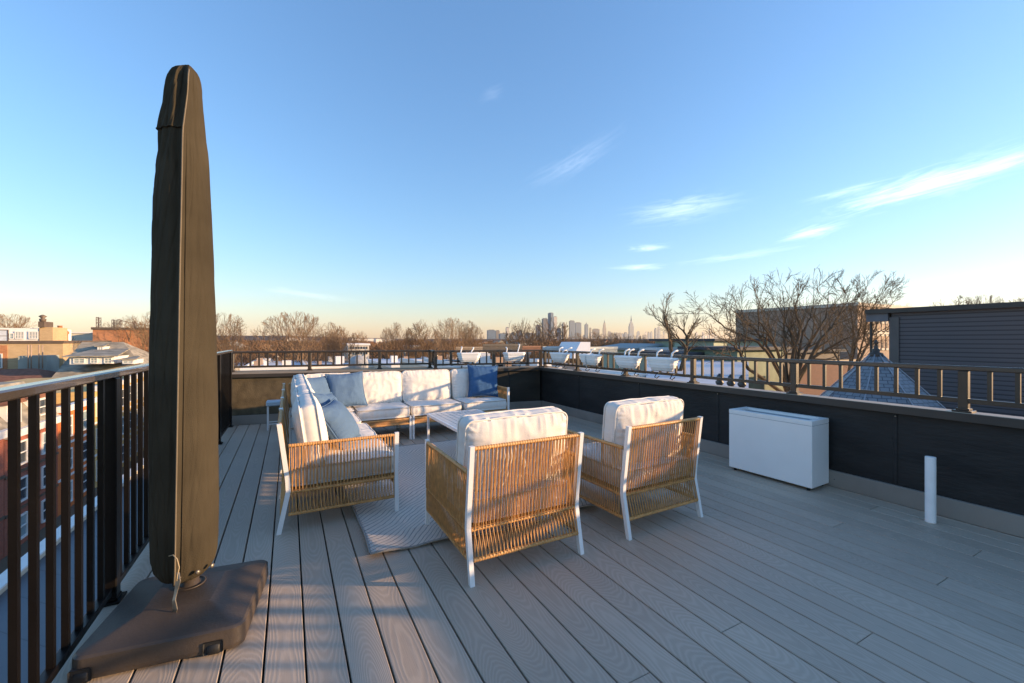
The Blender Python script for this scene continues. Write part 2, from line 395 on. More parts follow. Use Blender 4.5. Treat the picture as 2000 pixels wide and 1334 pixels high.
# ------------------------------------------------------------------ hanging planter boxes
def ribbed_box(L=.41, D=.18, Hh=.185):
    """tapered, ribbed box centred on the origin, top at z=0"""
    m=MB(); n=10; vs=[]; 
    prof=[(0,.0),(.02,.0),(.022,-.008),(.05,-.008),(.054,-.016),(.09,-.014),(.094,-.022),(.13,-.026),(.134,-.036),(.17,-.050),(.178,-.062),(.185,-.085)]
    k=.055
    for (dz,ins) in prof:
        a=L/2+ins; b=D/2+ins
        for (sx,sy) in ((1,1),(-1,1),(-1,-1),(1,-1)):
            c=k
            pts=[(sx*a,sy*(b-c)),(sx*(a-c*.3),sy*(b-c*.3)),(sx*(a-c),sy*b)]
            if sx*sy<0: pts=pts[::-1]
            vs+=[(p[0],p[1],-dz*.84) for p in pts]
    N_=12; fs=[]
    for i in range(len(prof)-1):
        for j in range(N_): fs.append((i*N_+j,(i+1)*N_+j,(i+1)*N_+(j+1)%N_,i*N_+(j+1)%N_))
    fs.append(tuple(range((len(prof)-1)*N_,len(prof)*N_))[::-1])
    m.add(vs,fs,False)
    lid=[(x*.96,y*.94,.012) for (x,y,z) in vs[:N_]]; o=len(m.v); m.add(lid,[tuple(range(N_))])
    m.f+= [(i,(i+1)%N_,o+(i+1)%N_,o+i) for i in range(N_)]; m.sm+=[False]*N_
    return m
def hook(x, D=.21, tall=.10, lean=0.0):
    m=MB(); pts=[(x,D/2+.004,-.13),(x,D/2+.004,.0),(x,D/2-.01,.04)]
    m=MB(); y0=.07
    pts=[(x,y0,.008),(x+lean*.2,y0,.04),(x+lean*.5,y0-.005,tall*.7),(x+lean*.8,y0+.01,tall*.92),(x+lean,y0+.04,tall*1.05),(x+lean,y0+.07,tall*1.08)]
    m.tube(pts,[.011]*6,8); return m
def planter(M, label, hooks, strap=False, lamp=None):
    loc=M@Vector((0,0,0)); rz=M.to_euler().z
    t=empty('planter_box',loc,rz,label,'planter box','white planter boxes hung along the railing')
    b=ribbed_box().build('box_body',M_hang,t,world=False)
    for (x,tl,ln) in hooks: hook(x,tall=tl,lean=ln).build('hook',M_hang,t,world=False)
    m=MB()
    for x in (-.12,.12):
        m.tube([(x,.12,-.17),(x,.03,-.195),(x,.0,-.235),(x,.04,-.25),(x,.08,-.225)],.006,6)
    m.build('bracket',M_black,t,world=False)
    if strap:
        m=MB(); m.tube([(-.02,-.055,-.19),(-.03,-.075,-.10),(-.01,-.094,-.02),(-.01,-.08,.012),(0,.05,.02)],.008,6); m.build('strap',M_hang,t,world=False)
    return t
def on_right(Y, X=4.02): return Matrix.Translation((X,Y,1.035))@Matrix.Rotation(-pi/2,4,'Z')
def on_far(x_): return MW@Matrix.Translation((x_,-.07,1.03))
planter(on_right(3.66),'white ribbed planter box with bluish lid at the right end of the row',[(-.15,.09,.02),(.08,.09,.03)])
planter(on_right(4.25),'white tapered planter box with three hooks, second from the right end',[(-.13,.09,.02),(-.05,.09,.02),(.12,.09,.03)])
planter(on_right(5.04),'white planter box tied round with a strap on the right railing',[(-.08,.08,.02),(.12,.08,.02)],True)
planter(on_right(5.86),'white planter box on the right railing nearest the deck corner',[(-.10,.09,.0),(.0,.05,.02),(.12,.09,.04)])
def xfar(x):   # position along the far wall of photo column x
    u=(x-1000)/F; a=CR[0]*u+CF[0]; b=CR[1]*u+CF[1]
    # FL + s*(c,s) = k*(a,b)
    c,s=cos(AW),sin(AW); yo=-.12
    px,py_=FL[0]-s*yo,FL[1]+c*yo
    # k*a - s_*c = px ; k*b - s_*s = py
    det=-a*s+b*c; k=(-px*s+py_*c)/det
    return (k*a-px)/c
planter(on_far(xfar(917)),'white planter box on the far railing, the left one of the two there',[(-.13,.10,.03),(.06,.09,.05)])
planter(on_far(xfar(1006)),'white planter box with a tall arched hook on the far railing',[(-.12,.09,.01),(.09,.14,.05)])
# ------------------------------------------------------------------ low white planter and pipe
t=empty('planter',(3.95,2.27,0),0,'large plain white rectangular planter standing against the black wall','planter')
MP=Matrix.Translation((3.955,2.27,0))@Matrix.Rotation(radians(2.2),4,'Z')
m=MB(); w_,l_,h_=.145,.362,.588; th=.048
m.cbox(-w_,w_,-l_,l_,.028,.55,.004,MP)
for (a,b,c,d) in ((-w_,-w_+th,-l_,l_),(w_-th,w_,-l_,l_),(-w_+th,w_-th,-l_,-l_+th),(-w_+th,w_-th,l_-th,l_)): m.cbox(a,b,c,d,.5503,h_,.002,MP)
m.build('body',M_plant,t)
m=MB(); m.box(-w_+th+.001,w_-th-.001,-l_+th+.001,l_-th-.001,.5505,.566,MP); m.build('soil_cover',M_slot,t)
for sx in (-1,1):
    for sy in (-1,1):
        m=MB(); m.lathe([(.014,0),(.014,.027)],(sx*.11,sy*.32,0),12,MP); m.build('foot',M_rubber,t)
m=MB(); m.box(-w_-.0015,-w_-.0002,-l_+.004,l_-.004,.545,.5475,MP); m.box(-w_+.004,w_-.004,-l_-.0015,-l_-.0002,.545,.5475,MP); m.build('rim_joint',M_slot,t)
m=MB(); m.lathe([(.029,0),(.030,.003),(.029,.006),(.029,.448),(.0275,.452),(.0,.4521)],(3.925,1.207,0.001),32)
o=m.build('vent_pipe',M_pvc,None,loc=(3.925,1.207,0)); tag(o,'thin upright white plastic pipe rising from the deck boards','pipe')
# ------------------------------------------------------------------ cushions
def softbox(w, h, T, e=.55, n=5.0, nx=64, ny=48, pinch=0.0, puck=.006, seed=0, crush=.012, sag=0.0, corner=.10, topfold=0.0):
    """soft cushion in its own frame: x width, z height (0..h), y thickness; e = edge thickness as a share of T"""
    m=MB(); vs=[]; sd=Vector((seed*13.7,seed*5.1,seed*2.3))
    def P(u,v,side):
        # rounded outline
        au,av=abs(u),abs(v)
        x=u*w/2; z=v*h/2
        cu=max(0,au-(1-2*corner)); cv=max(0,av-(1-2*corner*w/h))
        k=1.0
        if not pinch:
            ru=corner*w; 
            qx=max(0,abs(x)-(w/2-ru)); qz=max(0,abs(z)-(h/2-ru))
            ll=sqrt(qx*qx+qz*qz)
            mm=max(qx,qz)
            if ll>1e-9 and qx>0 and qz>0:
                f=mm/ll
                x=(w/2-ru+qx*f)*(1 if x>0 else -1); z=(h/2-ru+qz*f)*(1 if z>0 else -1)
        else:
            x*=1-pinch*(1-v*v)*au**3*1.0; z*=1-pinch*(1-u*u)*av**3
        b=((1-au**n)*(1-av**n)); b=max(0,b)
        th=T/2*(e+(1-e)*b**.5)
        # wrinkles: puckers that run in from the seams
        de_u=(1-au)*w/2; de_v=(1-av)*h/2; de=min(de_u,de_v)
        fall=math.exp(-de/.055)*min(1,de/.006) if e<.3 else math.exp(-de/.07)*min(1,de/.018)
        al=z if de_u<de_v else x
        q=noise.noise(Vector((al*34,side*3.1+(7 if de_u<de_v else 0),de*5))+sd)
        q=1-abs(q)*2.2
        wr=-puck*fall*q
        q2=noise.noise(Vector((x*4.2,z*4.2,side*2.0))+sd)*crush
        q3=noise.noise(Vector((x*11,z*11,side*5.0))+sd)
        q3=(1-abs(q3)*3)*crush*.35*(b**.5)
        th2=th+wr+(q2+q3)*(b**.5)
        if topfold and v>0: th2+=topfold*(v**3)*(1-abs(noise.noise(Vector((x*16,9,side))+sd))*3.0)*b**.3*.5
        z2=z+h/2-sag*(v+1)/2*(1-u*u)
        if e>=.3: z2+=noise.noise(Vector((x*9,side*.3,2.2))+sd)*.006*(v>0)
        return (x,side*th2,z2)
    us=[-cos(pi*i/nx) for i in range(nx+1)]; vv=[-cos(pi*j/ny) for j in range(ny+1)]
    us=[.5*a+.5*(2*i/nx-1) for i,a in enumerate(us)]; vv=[.5*a+.5*(2*j/ny-1) for j,a in enumerate(vv)]
    idx={}
    for side in (1,-1):
        for j,v in enumerate(vv):
            for i,u in enumerate(us):
                idx[(side,i,j)]=len(vs); vs.append(P(u,v,side))
    fs=[]
    for j in range(ny):
        for i in range(nx):
            fs.append((idx[(1,i,j)],idx[(1,i,j+1)],idx[(1,i+1,j+1)],idx[(1,i+1,j)]))
            fs.append((idx[(-1,i,j)],idx[(-1,i+1,j)],idx[(-1,i+1,j+1)],idx[(-1,i,j+1)]))
    ring=[(i,0) for i in range(nx)]+[(nx,j) for j in range(ny)]+[(i,ny) for i in range(nx,0,-1)]+[(0,j) for j in range(ny,0,-1)]
    R=len(ring); K=5; lay=[]
    for k in range(K+1):
        if k==0: lay.append([idx[(-1,a,b)] for a,b in ring]); continue
        if k==K: lay.append([idx[(1,a,b)] for a,b in ring]); continue
        f=k/K; row=[]
        for (a,b) in ring:
            p=Vector(vs[idx[(-1,a,b)]]); q=Vector(vs[idx[(1,a,b)]]); r=p.lerp(q,f)
            d=(p-q).length; bul=sin(pi*f)*d*(.13 if e>=.3 else .5)
            cx=r.x/(w/2); cz=(r.z-h/2)/(h/2)
            nrm=Vector((cx if abs(cx)>=abs(cz)-.12 else 0,0,cz if abs(cz)>=abs(cx)-.12 else 0))
            if nrm.length>0: nrm.normalize()
            wob=1+.5*noise.noise(Vector((r.x*28,r.z*28,3))+sd)
            row.append(len(vs)); vs.append(tuple(r+nrm*bul*wob))
        lay.append(row)
    for k in range(K):
        for a in range(R):
            b=(a+1)%R; fs.append((lay[k][a],lay[k][b],lay[k+1][b],lay[k+1][a]))
    m.add(vs,fs,True)
    seam=MB()
    for s_,row in ((-1,lay[0]),(1,lay[-1])):
        pts=[Vector(vs[i])+Vector((0,s_*.0015,0))+(Vector((vs[i][0],0,vs[i][2]-h/2)).normalized()*.0035) for i in row]; pts.append(pts[0]); 
        seam.tube(pts,.0058,6,False)
        if e<.3: break
    return m,seam
CUSH={}
def cush(key, **kw):
    if key not in CUSH: CUSH[key]=softbox(**kw)
    return CUSH[key]
def place(mbs, M, names, mats, parent, world=False):
    out=None
    for mb_,nm,mt_ in zip(mbs,names,mats):
        c=MB(); c.v=[tuple(M@Vector(v)) for v in mb_.v]; c.f=list(mb_.f); c.sm=list(mb_.sm)
        o=c.build(nm,mt_,parent if out is None else out,world=world)
        out=out or o
    return out
# ------------------------------------------------------------------ woven furniture
ZT_B=.700; ZM=.262; ZL=.118; ZT_A=.567
def wrapped_beam(m, p, q, r=.0125, pitch=.0155):
    p=Vector(p);q=Vector(q);L=(q-p).length; n=int(L/pitch); pts=[];rr=[]
    for i in range(n*4+1):
        t_=i/(n*4); pts.append(p.lerp(q,t_)); rr.append(r*(.86+.14*abs(sin(pi*i/4)) + (.05 if i%4==2 else 0)))
    m.tube(pts,rr,8)
def weave(parent, p0, p1, zt, zm, zl, dtop=(0,0), dmid=(0,0), dlow=(0,0), pitch=.0106, low=True, nn=(0,1), sub='back'):
    """woven cord panel between two legs; nn = outward horizontal normal"""
    p0=Vector((*p0,0)); p1=Vector((*p1,0)); L=(p1-p0).length; d=(p1-p0)/L; N_=Vector((nn[0],nn[1],0))
    def pt(s_,z,off,dd): return p0+d*s_+Vector((dd[0],dd[1],z))+N_*off
    r=.0125
    top=MB(); wrapped_beam(top,pt(.012,zt,0,dtop),pt(L-.012,zt,0,dtop)); top.build('wrapped_rail',M_rattan,parent,world=False)
    mid=MB(); wrapped_beam(mid,pt(.012,zm,0,dmid),pt(L-.012,zm,0,dmid)); mid.build('wrapped_rail',M_rattan,parent,world=False)
    m=MB(); n=int((L-.03)/pitch)
    for i in range(n):
        s_=.02+(L-.04)*i/(n-1)
        for off in ((r,) if i%2 else (-r,)):
            j=random.uniform(-.0016,.0016); k=random.uniform(-.0022,.0022)
            a=pt(s_+j,zt-.004,off,dtop); b=pt(s_+k+(.004 if off>0 else -.004),zm+.004,off,dmid)
            c=a.lerp(b,.5)+d*random.uniform(-.0015,.0015)
            m.tube([a,c,b],.0031,6,False)
    m.build('cord_panel',M_rattan,parent,world=False)
    if low:
        lo=MB(); wrapped_beam(lo,pt(.012,zl,0,dlow),pt(L-.012,zl,0,dlow)); lo.build('wrapped_rail',M_rattan,parent,world=False)
        m=MB()
        for i in range(n):
            s_=.02+(L-.04)*i/(n-1)
            for sg,off in (((1,r),) if i%2 else ((-1,-r),)):
                e_=min(max(s_+sg*pitch*1.1,.018),L-.018)
                m.tube([pt(s_,zm-.004,off,dmid),pt(e_,zl+.004,off*.9,dlow)],.0029,6,False)
        m.build('lower_cord_panel',M_rattan,parent,world=False)
def kinked_leg(parent, x, top=.715, ytop=-.01, yk=.042, foot=-.012, s=1):
    m=MB(); w=.024
    prof=[(ytop,top),(yk-.004,.34),(yk,.27),(foot,.0)]
    # a flat bar bent in profile
    vs=[];hw=.0125; hd=.014
    for (y,z) in prof:
        for (a,b) in ((-hw,-hd),(hw,-hd),(hw,hd),(-hw,hd)): vs.append((x+a,y+b,z))
    fs=[(i*4+k,i*4+(k+1)%4,(i+1)*4+(k+1)%4,(i+1)*4+k) for i in range(3) for k in range(4)]
    fs+=[(0,1,2,3),(15,14,13,12)]
    m.add(vs,[f[::-1] for f in fs]); m.build('leg',M_white,parent,world=False)
def front_leg(parent, x, y=.775, top=.585, splay=.0):
    m=MB(); prof=[(y,top),(y-.006,.30),(y-.004,.24),(y+splay,.0)]; vs=[];hw=.0125;hd=.014
    for (yy,z) in prof:
        for (a,b) in ((-hw,-hd),(hw,-hd),(hw,hd),(-hw,hd)): vs.append((x+a,yy+b,z))
    fs=[(i*4+k,i*4+(k+1)%4,(i+1)*4+(k+1)%4,(i+1)*4+k) for i in range(3) for k in range(4)]
    fs+=[(0,1,2,3),(15,14,13,12)]
    m.add(vs,[f[::-1] for f in fs]); m.build('leg',M_white,parent,world=False)
def seat_deck(parent,w,y0,y1,z=.262):
    m=MB()
    n=int((w-.04)/.012)
    for i in range(n):
        x=-w/2+.025+(w-.05)*i/(n-1); m.box(x-.004,x+.004,y0,y1,z+.003,z+.008)
    for y in [y0+.03+k*(y1-y0-.06)/3 for k in range(4)]: m.box(-w/2+.02,w/2-.02,y-.012,y+.012,z-.016,z+.002)
    m.build('seat_base',M_rattan,parent,world=False)
def module(loc, rz, label, cat, W_=.72, D_=.78, arm_l=False, arm_r=False, side_back=None, group=None, seed=0, name='sofa_section', backs=1, lean=.14, arm_top=None, bh=.42, backcush=True):
    t=empty(name,loc,rz,label,cat,group); hx=W_/2-.013
    for sx in (-1,1): kinked_leg(t,sx*hx)
    for sx,arm in ((-1,arm_l),(1,arm_r)): front_leg(t,sx*hx,D_-.01,.585 if arm else .265)
    weave(t,(-hx,0),(hx,0),ZT_B,ZM,ZL,(0,-.008),(0,.040),(0,.006),nn=(0,-1))
    # front rail, closely wrapped
    m=MB(); y=D_-.012
    wrapped_beam(m,(-hx+.012,y,.262),(hx-.012,y,.262)); m.build('wrapped_rail',M_rattan,t,world=False)
    m=MB(); n=int((W_-.06)/.009)
    for i in range(n):
        x=-hx+.018+(2*hx-.036)*i/(n-1); m.tube([(x,y-.002,.258),(x,y-.002,.205)],.0042,5,False)
    m.build('front_cord_panel',M_rattan,t,world=False)
    m=MB(); wrapped_beam(m,(-hx+.012,y,.202),(hx-.012,y,.202)); m.build('wrapped_rail',M_rattan,t,world=False)
    for sx,arm in ((-1,arm_l),(1,arm_r)):
        if arm: weave(t,(sx*hx,.030),(sx*hx,D_-.016),ZT_A,ZM,ZL,nn=(sx,0))
        elif side_back!=sx:
            m=MB(); m.bar((sx*hx,.05,.258),(sx*hx,D_-.03,.258),.02,.02,c=.002); m.build('side_bar',M_white,t,world=False)
    if side_back: weave(t,(side_back*hx,.030),(side_back*hx,D_-.016),ZT_B,ZM,ZL,nn=(side_back,0))
    seat_deck(t,W_,.05,D_-.03)
    # seat cushion lying flat: cushion frame x width, z -> depth, y -> thickness
    sk='seat%d'%(seed%3)
    mbs=cush(sk,w=W_-(.105 if (arm_l or arm_r) else .055),h=D_-.105,T=.145,e=.80,n=6,seed=11+seed%3,puck=.002,crush=.010,corner=.05)
    M=Matrix.Translation((0,D_-.008,.346))@Matrix.Rotation(radians(90),4,'X')   # z -> -y... 
    M=Matrix(((1,0,0,0),(0,0,1,.062),(0,-1,0,.346),(0,0,0,1)))
    place(mbs,M,('seat_cushion','piping'),(M_cushion,M_pipe_f),t)
    if backcush:
        mbs=softbox(w=W_-(.06 if (arm_l or arm_r) else .012),h=bh,T=.20,e=.52,n=3.4,seed=seed+3,puck=.010,crush=.015,corner=.07,topfold=.012)
        M=Matrix.Translation((0,.215,.40))@Matrix.Rotation(lean*1.0,4,'X')
        place(mbs,M,('back_cushion','piping'),(M_cushion,M_pipe_f),t)
    if side_back:
        mbs=softbox(w=D_-.22,h=bh,T=.18,e=.62,n=4.5,seed=seed+31,puck=.009,crush=.014,corner=.055,topfold=.012)
        M=Matrix.Translation((side_back*(hx-.155),.52,.40))@Matrix.Rotation(side_back*pi/2*-1,4,'Z')@Matrix.Rotation(-lean,4,'X')
        M=Matrix.Translation((side_back*(hx-.155),.50,.40))@Matrix.Rotation(pi/2*side_back,4,'Z')@Matrix.Rotation(lean,4,'X')
        place(mbs,M,('side_cushion','piping'),(M_cushion,M_pipe_f),t)
    return t
G='white and rattan sectional sofa units'
# armchairs
module((1.178,2.012,0),0,'rattan armchair seen from behind, the nearer one standing partly on the rug','armchair',.722,.785,True,True,seed=1,bh=.43,name='armchair',lean=.13)
module((2.25,2.02,0),radians(1.5),'rattan armchair nearest the white planter and black wall, seen from behind','armchair',.722,.785,True,True,seed=2,bh=.43,name='armchair',lean=.10)
# left run, facing +X   (local +x = world -Y)
def left(Y0,Y1,*a,**k): return module((-.045,(Y0+Y1)/2,0),-pi/2,*a,W_=Y1-Y0-.012,D_=.755,**k)
left(3.10,3.835,'front end unit of the sofa with a woven rattan arm facing the camera','sofa unit',arm_r=True,seed=4,group=G)
left(3.835,4.575,'armless sofa unit on the left run just behind the one with the woven arm','sofa unit',seed=5,group=G)
left(4.575,5.31,'armless sofa unit on the left run next to the corner unit','sofa unit',seed=6,group=G)
left(5.31,6.06,'corner unit of the white sofa where its two runs meet','sofa unit',seed=7,side_back=-1,group=G)
def far(Xa,Xb,*a,**k): return module(((Xa+Xb)/2,6.075,0),pi,*a,W_=Xb-Xa-.012,D_=.765,**k)
far(.715,1.385,'back run sofa unit beside the corner, partly behind the front light blue pillow','sofa unit',seed=8,group=G)
far(1.385,2.085,'middle sofa unit of the back run directly behind the coffee table','sofa unit',seed=9,group=G)
far(2.085,2.79,'end sofa unit of the back run holding the deep blue pillow','sofa unit',arm_l=True,seed=10,group=G)
# throw pillows
def pillow(label, M, s=.46, T=.17, m_=None, seed=0, h=None):
    a,b=softbox(w=s,h=h or s,T=T,e=.03,n=2.6,nx=56,ny=56,pinch=.10,puck=.009,seed=seed,crush=.012)
    loc=M.to_translation()
    c=MB(); c.v=[tuple(M@Vector(v)) for v in a.v]; c.f=a.f; c.sm=a.sm
    o=c.build('throw_pillow',m_,None,loc=loc); tag(o,label,'pillow','throw pillows on the sofa')
    d=MB(); d.v=[tuple(M@Vector(v)) for v in b.v]; d.f=b.f; d.sm=b.sm
    d.build('piping',m_,o)
    return o
def PM(x,y,z,rz,lean,roll=0): return Matrix.Translation((x,y,z))@Matrix.Rotation(radians(rz),4,'Z')@Matrix.Rotation(radians(lean),4,'X')@Matrix.Rotation(radians(roll),4,'Y')
pillow('light blue pillow tucked in the sofa corner, behind the others',PM(.345,5.40,.425,42,-26,3),.44,.15,M_lblue,21)
pillow('light blue pillow leaning on the first back cushion of the rear sofa run',PM(.66,5.55,.425,8,-22,-2),.45,.16,M_lblue,22)
pillow('light blue pillow in front on the left sofa run, nearest the camera',PM(.46,3.64,.42,62,-33,-5),.39,.18,M_lblue,23)
pillow('darker light blue pillow standing directly behind the frontmost one',PM(.38,3.90,.42,66,-24,8),.42,.16,M_lblue,24)
pillow('deep blue pillow at the right end of the sofa beside the woven arm',PM(2.535,5.66,.425,-6,-14,3),.47,.17,M_dblue,25)
# ------------------------------------------------------------------ coffee table
t=empty('coffee_table',(1.71,4.17,0),0,'low white slatted coffee table standing on the rug between the armchairs and sofa','coffee table')
tx0,tx1,ty0,ty1,tz=1.395,2.02,3.64,4.70,.42
m=MB(); n=9; w=(tx1-tx0-.05)/n
for i in range(n): m.cbox(tx0+.025+w*i+.004,tx0+.025+w*(i+1)-.004,ty0+.025,ty1-.025,tz-.014,tz,.002)
m.build('slat_top',M_tabletop,t)
m=MB()
m.cbox(tx0,tx0+.0235,ty0,ty1,tz-.030,tz+.002,.003); m.cbox(tx1-.0235,tx1,ty0,ty1,tz-.030,tz+.002,.003)
m.cbox(tx0+.024,tx1-.024,ty0,ty0+.0235,tz-.030,tz+.0015,.003); m.cbox(tx0+.024,tx1-.024,ty1-.0235,ty1,tz-.030,tz+.0015,.003)
m.build('table_frame',M_white,t)
for x in (tx0+.013,tx1-.013):
    for y in (ty0+.013,ty1-.013):
        m=MB(); m.cbox(x-.012,x+.012,y-.012,y+.012,.014,tz-.031,.002); m.build('leg',M_white,t)
# small side table behind the sofa
t=empty('side_table',(-.16,6.86,0),0,'small pale blue-topped side table half hidden behind the sofa corner','side table')
m=MB(); m.cbox(-.28,-.06,6.75,6.97,.335,.40,.012); m.build('table_top',mat('pale_blue_top',(.50,.58,.62),.5),t)
for x in (-.26,-.08):
    for y in (6.77,6.95):
        m=MB(); m.bar((x,y,.0),(x,y,.334),.018,.018); m.build('leg',M_white,t)
m=MB(); m.box(-.25,-.09,6.762,6.777,.08,.092); m.box(-.25,-.09,6.943,6.957,.08,.092); m.build('stretcher',M_white,t)
# ------------------------------------------------------------------ rug
def rug_mat():
    m=bpy.data.materials.new('woven_rug'); m.use_nodes=True; nt=m.node_tree; N=nt.nodes; L=nt.links; b=N['Principled BSDF']
    b.inputs['Roughness'].default_value=.95; b.inputs['Specular IOR Level'].default_value=.1
    tc=N.new('ShaderNodeTexCoord'); sp=N.new('ShaderNodeSeparateXYZ'); L.new(tc.outputs['Object'],sp.inputs[0])
    def mt(op,a,b_=None,c=None):
        n=N.new('ShaderNodeMath'); n.operation=op
        for i,v in enumerate((a,b_,c)):
            if v is None: continue
            if isinstance(v,(int,float)): n.inputs[i].default_value=v
            else: L.new(v,n.inputs[i])
        return n.outputs[0]
    nz=N.new('ShaderNodeTexNoise'); nz.inputs['Scale'].default_value=2.0; nz.inputs['Detail'].default_value=2; L.new(tc.outputs['Object'],nz.inputs['Vector'])
    n2=N.new('ShaderNodeTexNoise'); n2.inputs['Scale'].default_value=22; n2.inputs['Detail'].default_value=3; L.new(tc.outputs['Object'],n2.inputs['Vector'])
    x,y=sp.outputs[0],sp.outputs[1]
    # wavy dark lines running diagonally
    a=mt('ADD',mt('MULTIPLY',x,-.72),mt('MULTIPLY',y,.70)); a=mt('ADD',a,mt('MULTIPLY',nz.outputs['Fac'],.22)); a=mt('ADD',a,mt('MULTIPLY',n2.outputs['Fac'],.006))
    f=mt('FRACT',mt('MULTIPLY',a,1/.033)); ln=mt('ABSOLUTE',mt('SUBTRACT',f,.5))
    mr=N.new('ShaderNodeMapRange'); mr.inputs['From Min'].default_value=.36; mr.inputs['From Max'].default_value=.44; L.new(ln,mr.inputs['Value'])
    # woven texture
    wv=mt('MULTIPLY',mt('SINE',mt('MULTIPLY',x,2*pi/.011)),mt('SINE',mt('MULTIPLY',y,2*pi/.007)))
    rp=N.new('ShaderNodeValToRGB'); rp.color_ramp.elements[0].color=(.78,.68,.58,1); rp.color_ramp.elements[1].color=(.30,.255,.22,1)
    brk=mt('MULTIPLY',mr.outputs[0],mt('MULTIPLY_ADD',n2.outputs['Fac'],1.6,.05)); L.new(brk,rp.inputs[0])
    k=mt('MULTIPLY_ADD',wv,.10,mt('MULTIPLY_ADD',n2.outputs['Fac'],.3,.85))
    sc=N.new('ShaderNodeVectorMath'); sc.operation='SCALE'; L.new(rp.outputs[0],sc.inputs[0]); L.new(k,sc.inputs['Scale']); L.new(sc.outputs[0],b.inputs['Base Color'])
    bp=N.new('ShaderNodeBump'); bp.inputs['Strength'].default_value=.6; bp.inputs['Distance'].default_value=.003
    L.new(mt('SUBTRACT',wv,mt('MULTIPLY',mr.outputs[0],1.5)),bp.inputs['Height']); L.new(bp.outputs[0],b.inputs['Normal'])
    return m
def rug():
    xa,xb,ya,yb=.415,2.06,2.50,4.98; nx,ny=90,120; m=MB(); vs=[]
    def P(i,j):
        u=i/nx;v=j/ny; x=xa+(xb-xa)*u; y=ya+(yb-ya)*v
        y+= .030*sin(u*7.5+.6)*(1-v)**3 - .03*u*(1-v)**3; x+=.014*sin(v*9)*(1-u)**2
        e=math.exp(-v/.05)*abs(sin(u*10.5+1.5))**1.3*.020+math.exp(-u/.035)*abs(sin(v*13+.4))**1.5*.014
        r=math.exp(-((v-.05-.04*sin(u*6))/.02)**2)*.0
        z=.0105+e+.0025*noise.noise(Vector((x*5,y*5,0)))+r
        return x,y,z
    for side,dz in ((0,0),(1,-.008)):
        for j in range(ny+1):
            for i in range(nx+1):
                x,y,z=P(i,j); vs.append((x,y,z+dz))
    K=(nx+1)*(ny+1); fs=[]
    for j in range(ny):
        for i in range(nx):
            a=j*(nx+1)+i; q=(a,a+1,a+nx+2,a+nx+1); fs.append(q); fs.append(tuple(K+k for k in q[::-1]))
    ring=[i for i in range(nx)]+[j*(nx+1)+nx for j in range(ny)]+[ny*(nx+1)+i for i in range(nx,0,-1)]+[j*(nx+1) for j in range(ny,0,-1)]
    for a,b in zip(ring,ring[1:]+ring[:1]): fs.append((a,K+a,K+b,b))
    m.add(vs,fs,True)
    loc=(1.24,3.7,0)
    o=m.build('rug',rug_mat(),None,loc=loc); tag(o,'flat woven beige rug with wavy grey lines and a rippled front edge under the seating','rug')
    e=MB(); e.tube([vs[a] for a in ring]+[vs[ring[0]]],.006,6,False); e.build('edge_binding',mat('rug_binding',(.30,.275,.25),.95,0,.2,60),o)
rug()
# ------------------------------------------------------------------ closed cantilever umbrella
UC=(-.40,2.40)
def px2(x,y,dep=1.93): X,Y=wxy(x,dep); return X,Y,zat(y,dep)
t=empty('closed_umbrella',(UC[0],UC[1],0),radians(0),'tall closed parasol zipped in a dark brown canvas cover standing on a heavy plate','umbrella')
pr=[(1124,.040,366),(1121,.072,364),(1112,.098,362),(1098,.115,361.5),(1080,.123,361),(1000,.1275,362),(900,.1275,361.5),(800,.1255,361),(650,.1205,360),(500,.1135,358.5),(400,.105,358),(330,.096,358.5),(290,.0895,359),(262,.0845,358),(225,.0765,358.5),(195,.069,359.5),(170,.0625,361),(155,.056,362),(145,.046,364),(138,.034,366),(133,.018,368),(131.5,.004,369)]
camdir=atan2(0-UC[1],0-UC[0])
def prof_at(y):
    for a,b in zip(pr,pr[1:]):
        if a[0]>=y>=b[0]:
            f=(a[0]-y)/(a[0]-b[0]); return a[1]+(b[1]-a[1])*f, a[2]+(b[2]-a[2])*f
    return pr[-1][1:]
def ridge_ang(y):
    # photo column of the seam
    pts=[(131,369),(160,366),(200,364),(270,358),(500,354.5),(800,351),(1124,347)]
    for a,b in zip(pts,pts[1:]):
        if a[0]<=y<=b[0]: xs=a[1]+(b[1]-a[1])*(y-a[0])/(b[0]-a[0]); break
    else: xs=347
    r,cx=prof_at(y); off=(xs-cx)*1.93*.788/F
    return camdir-math.asin(max(-.9,min(.9,-off/max(r,.02))))+0.0
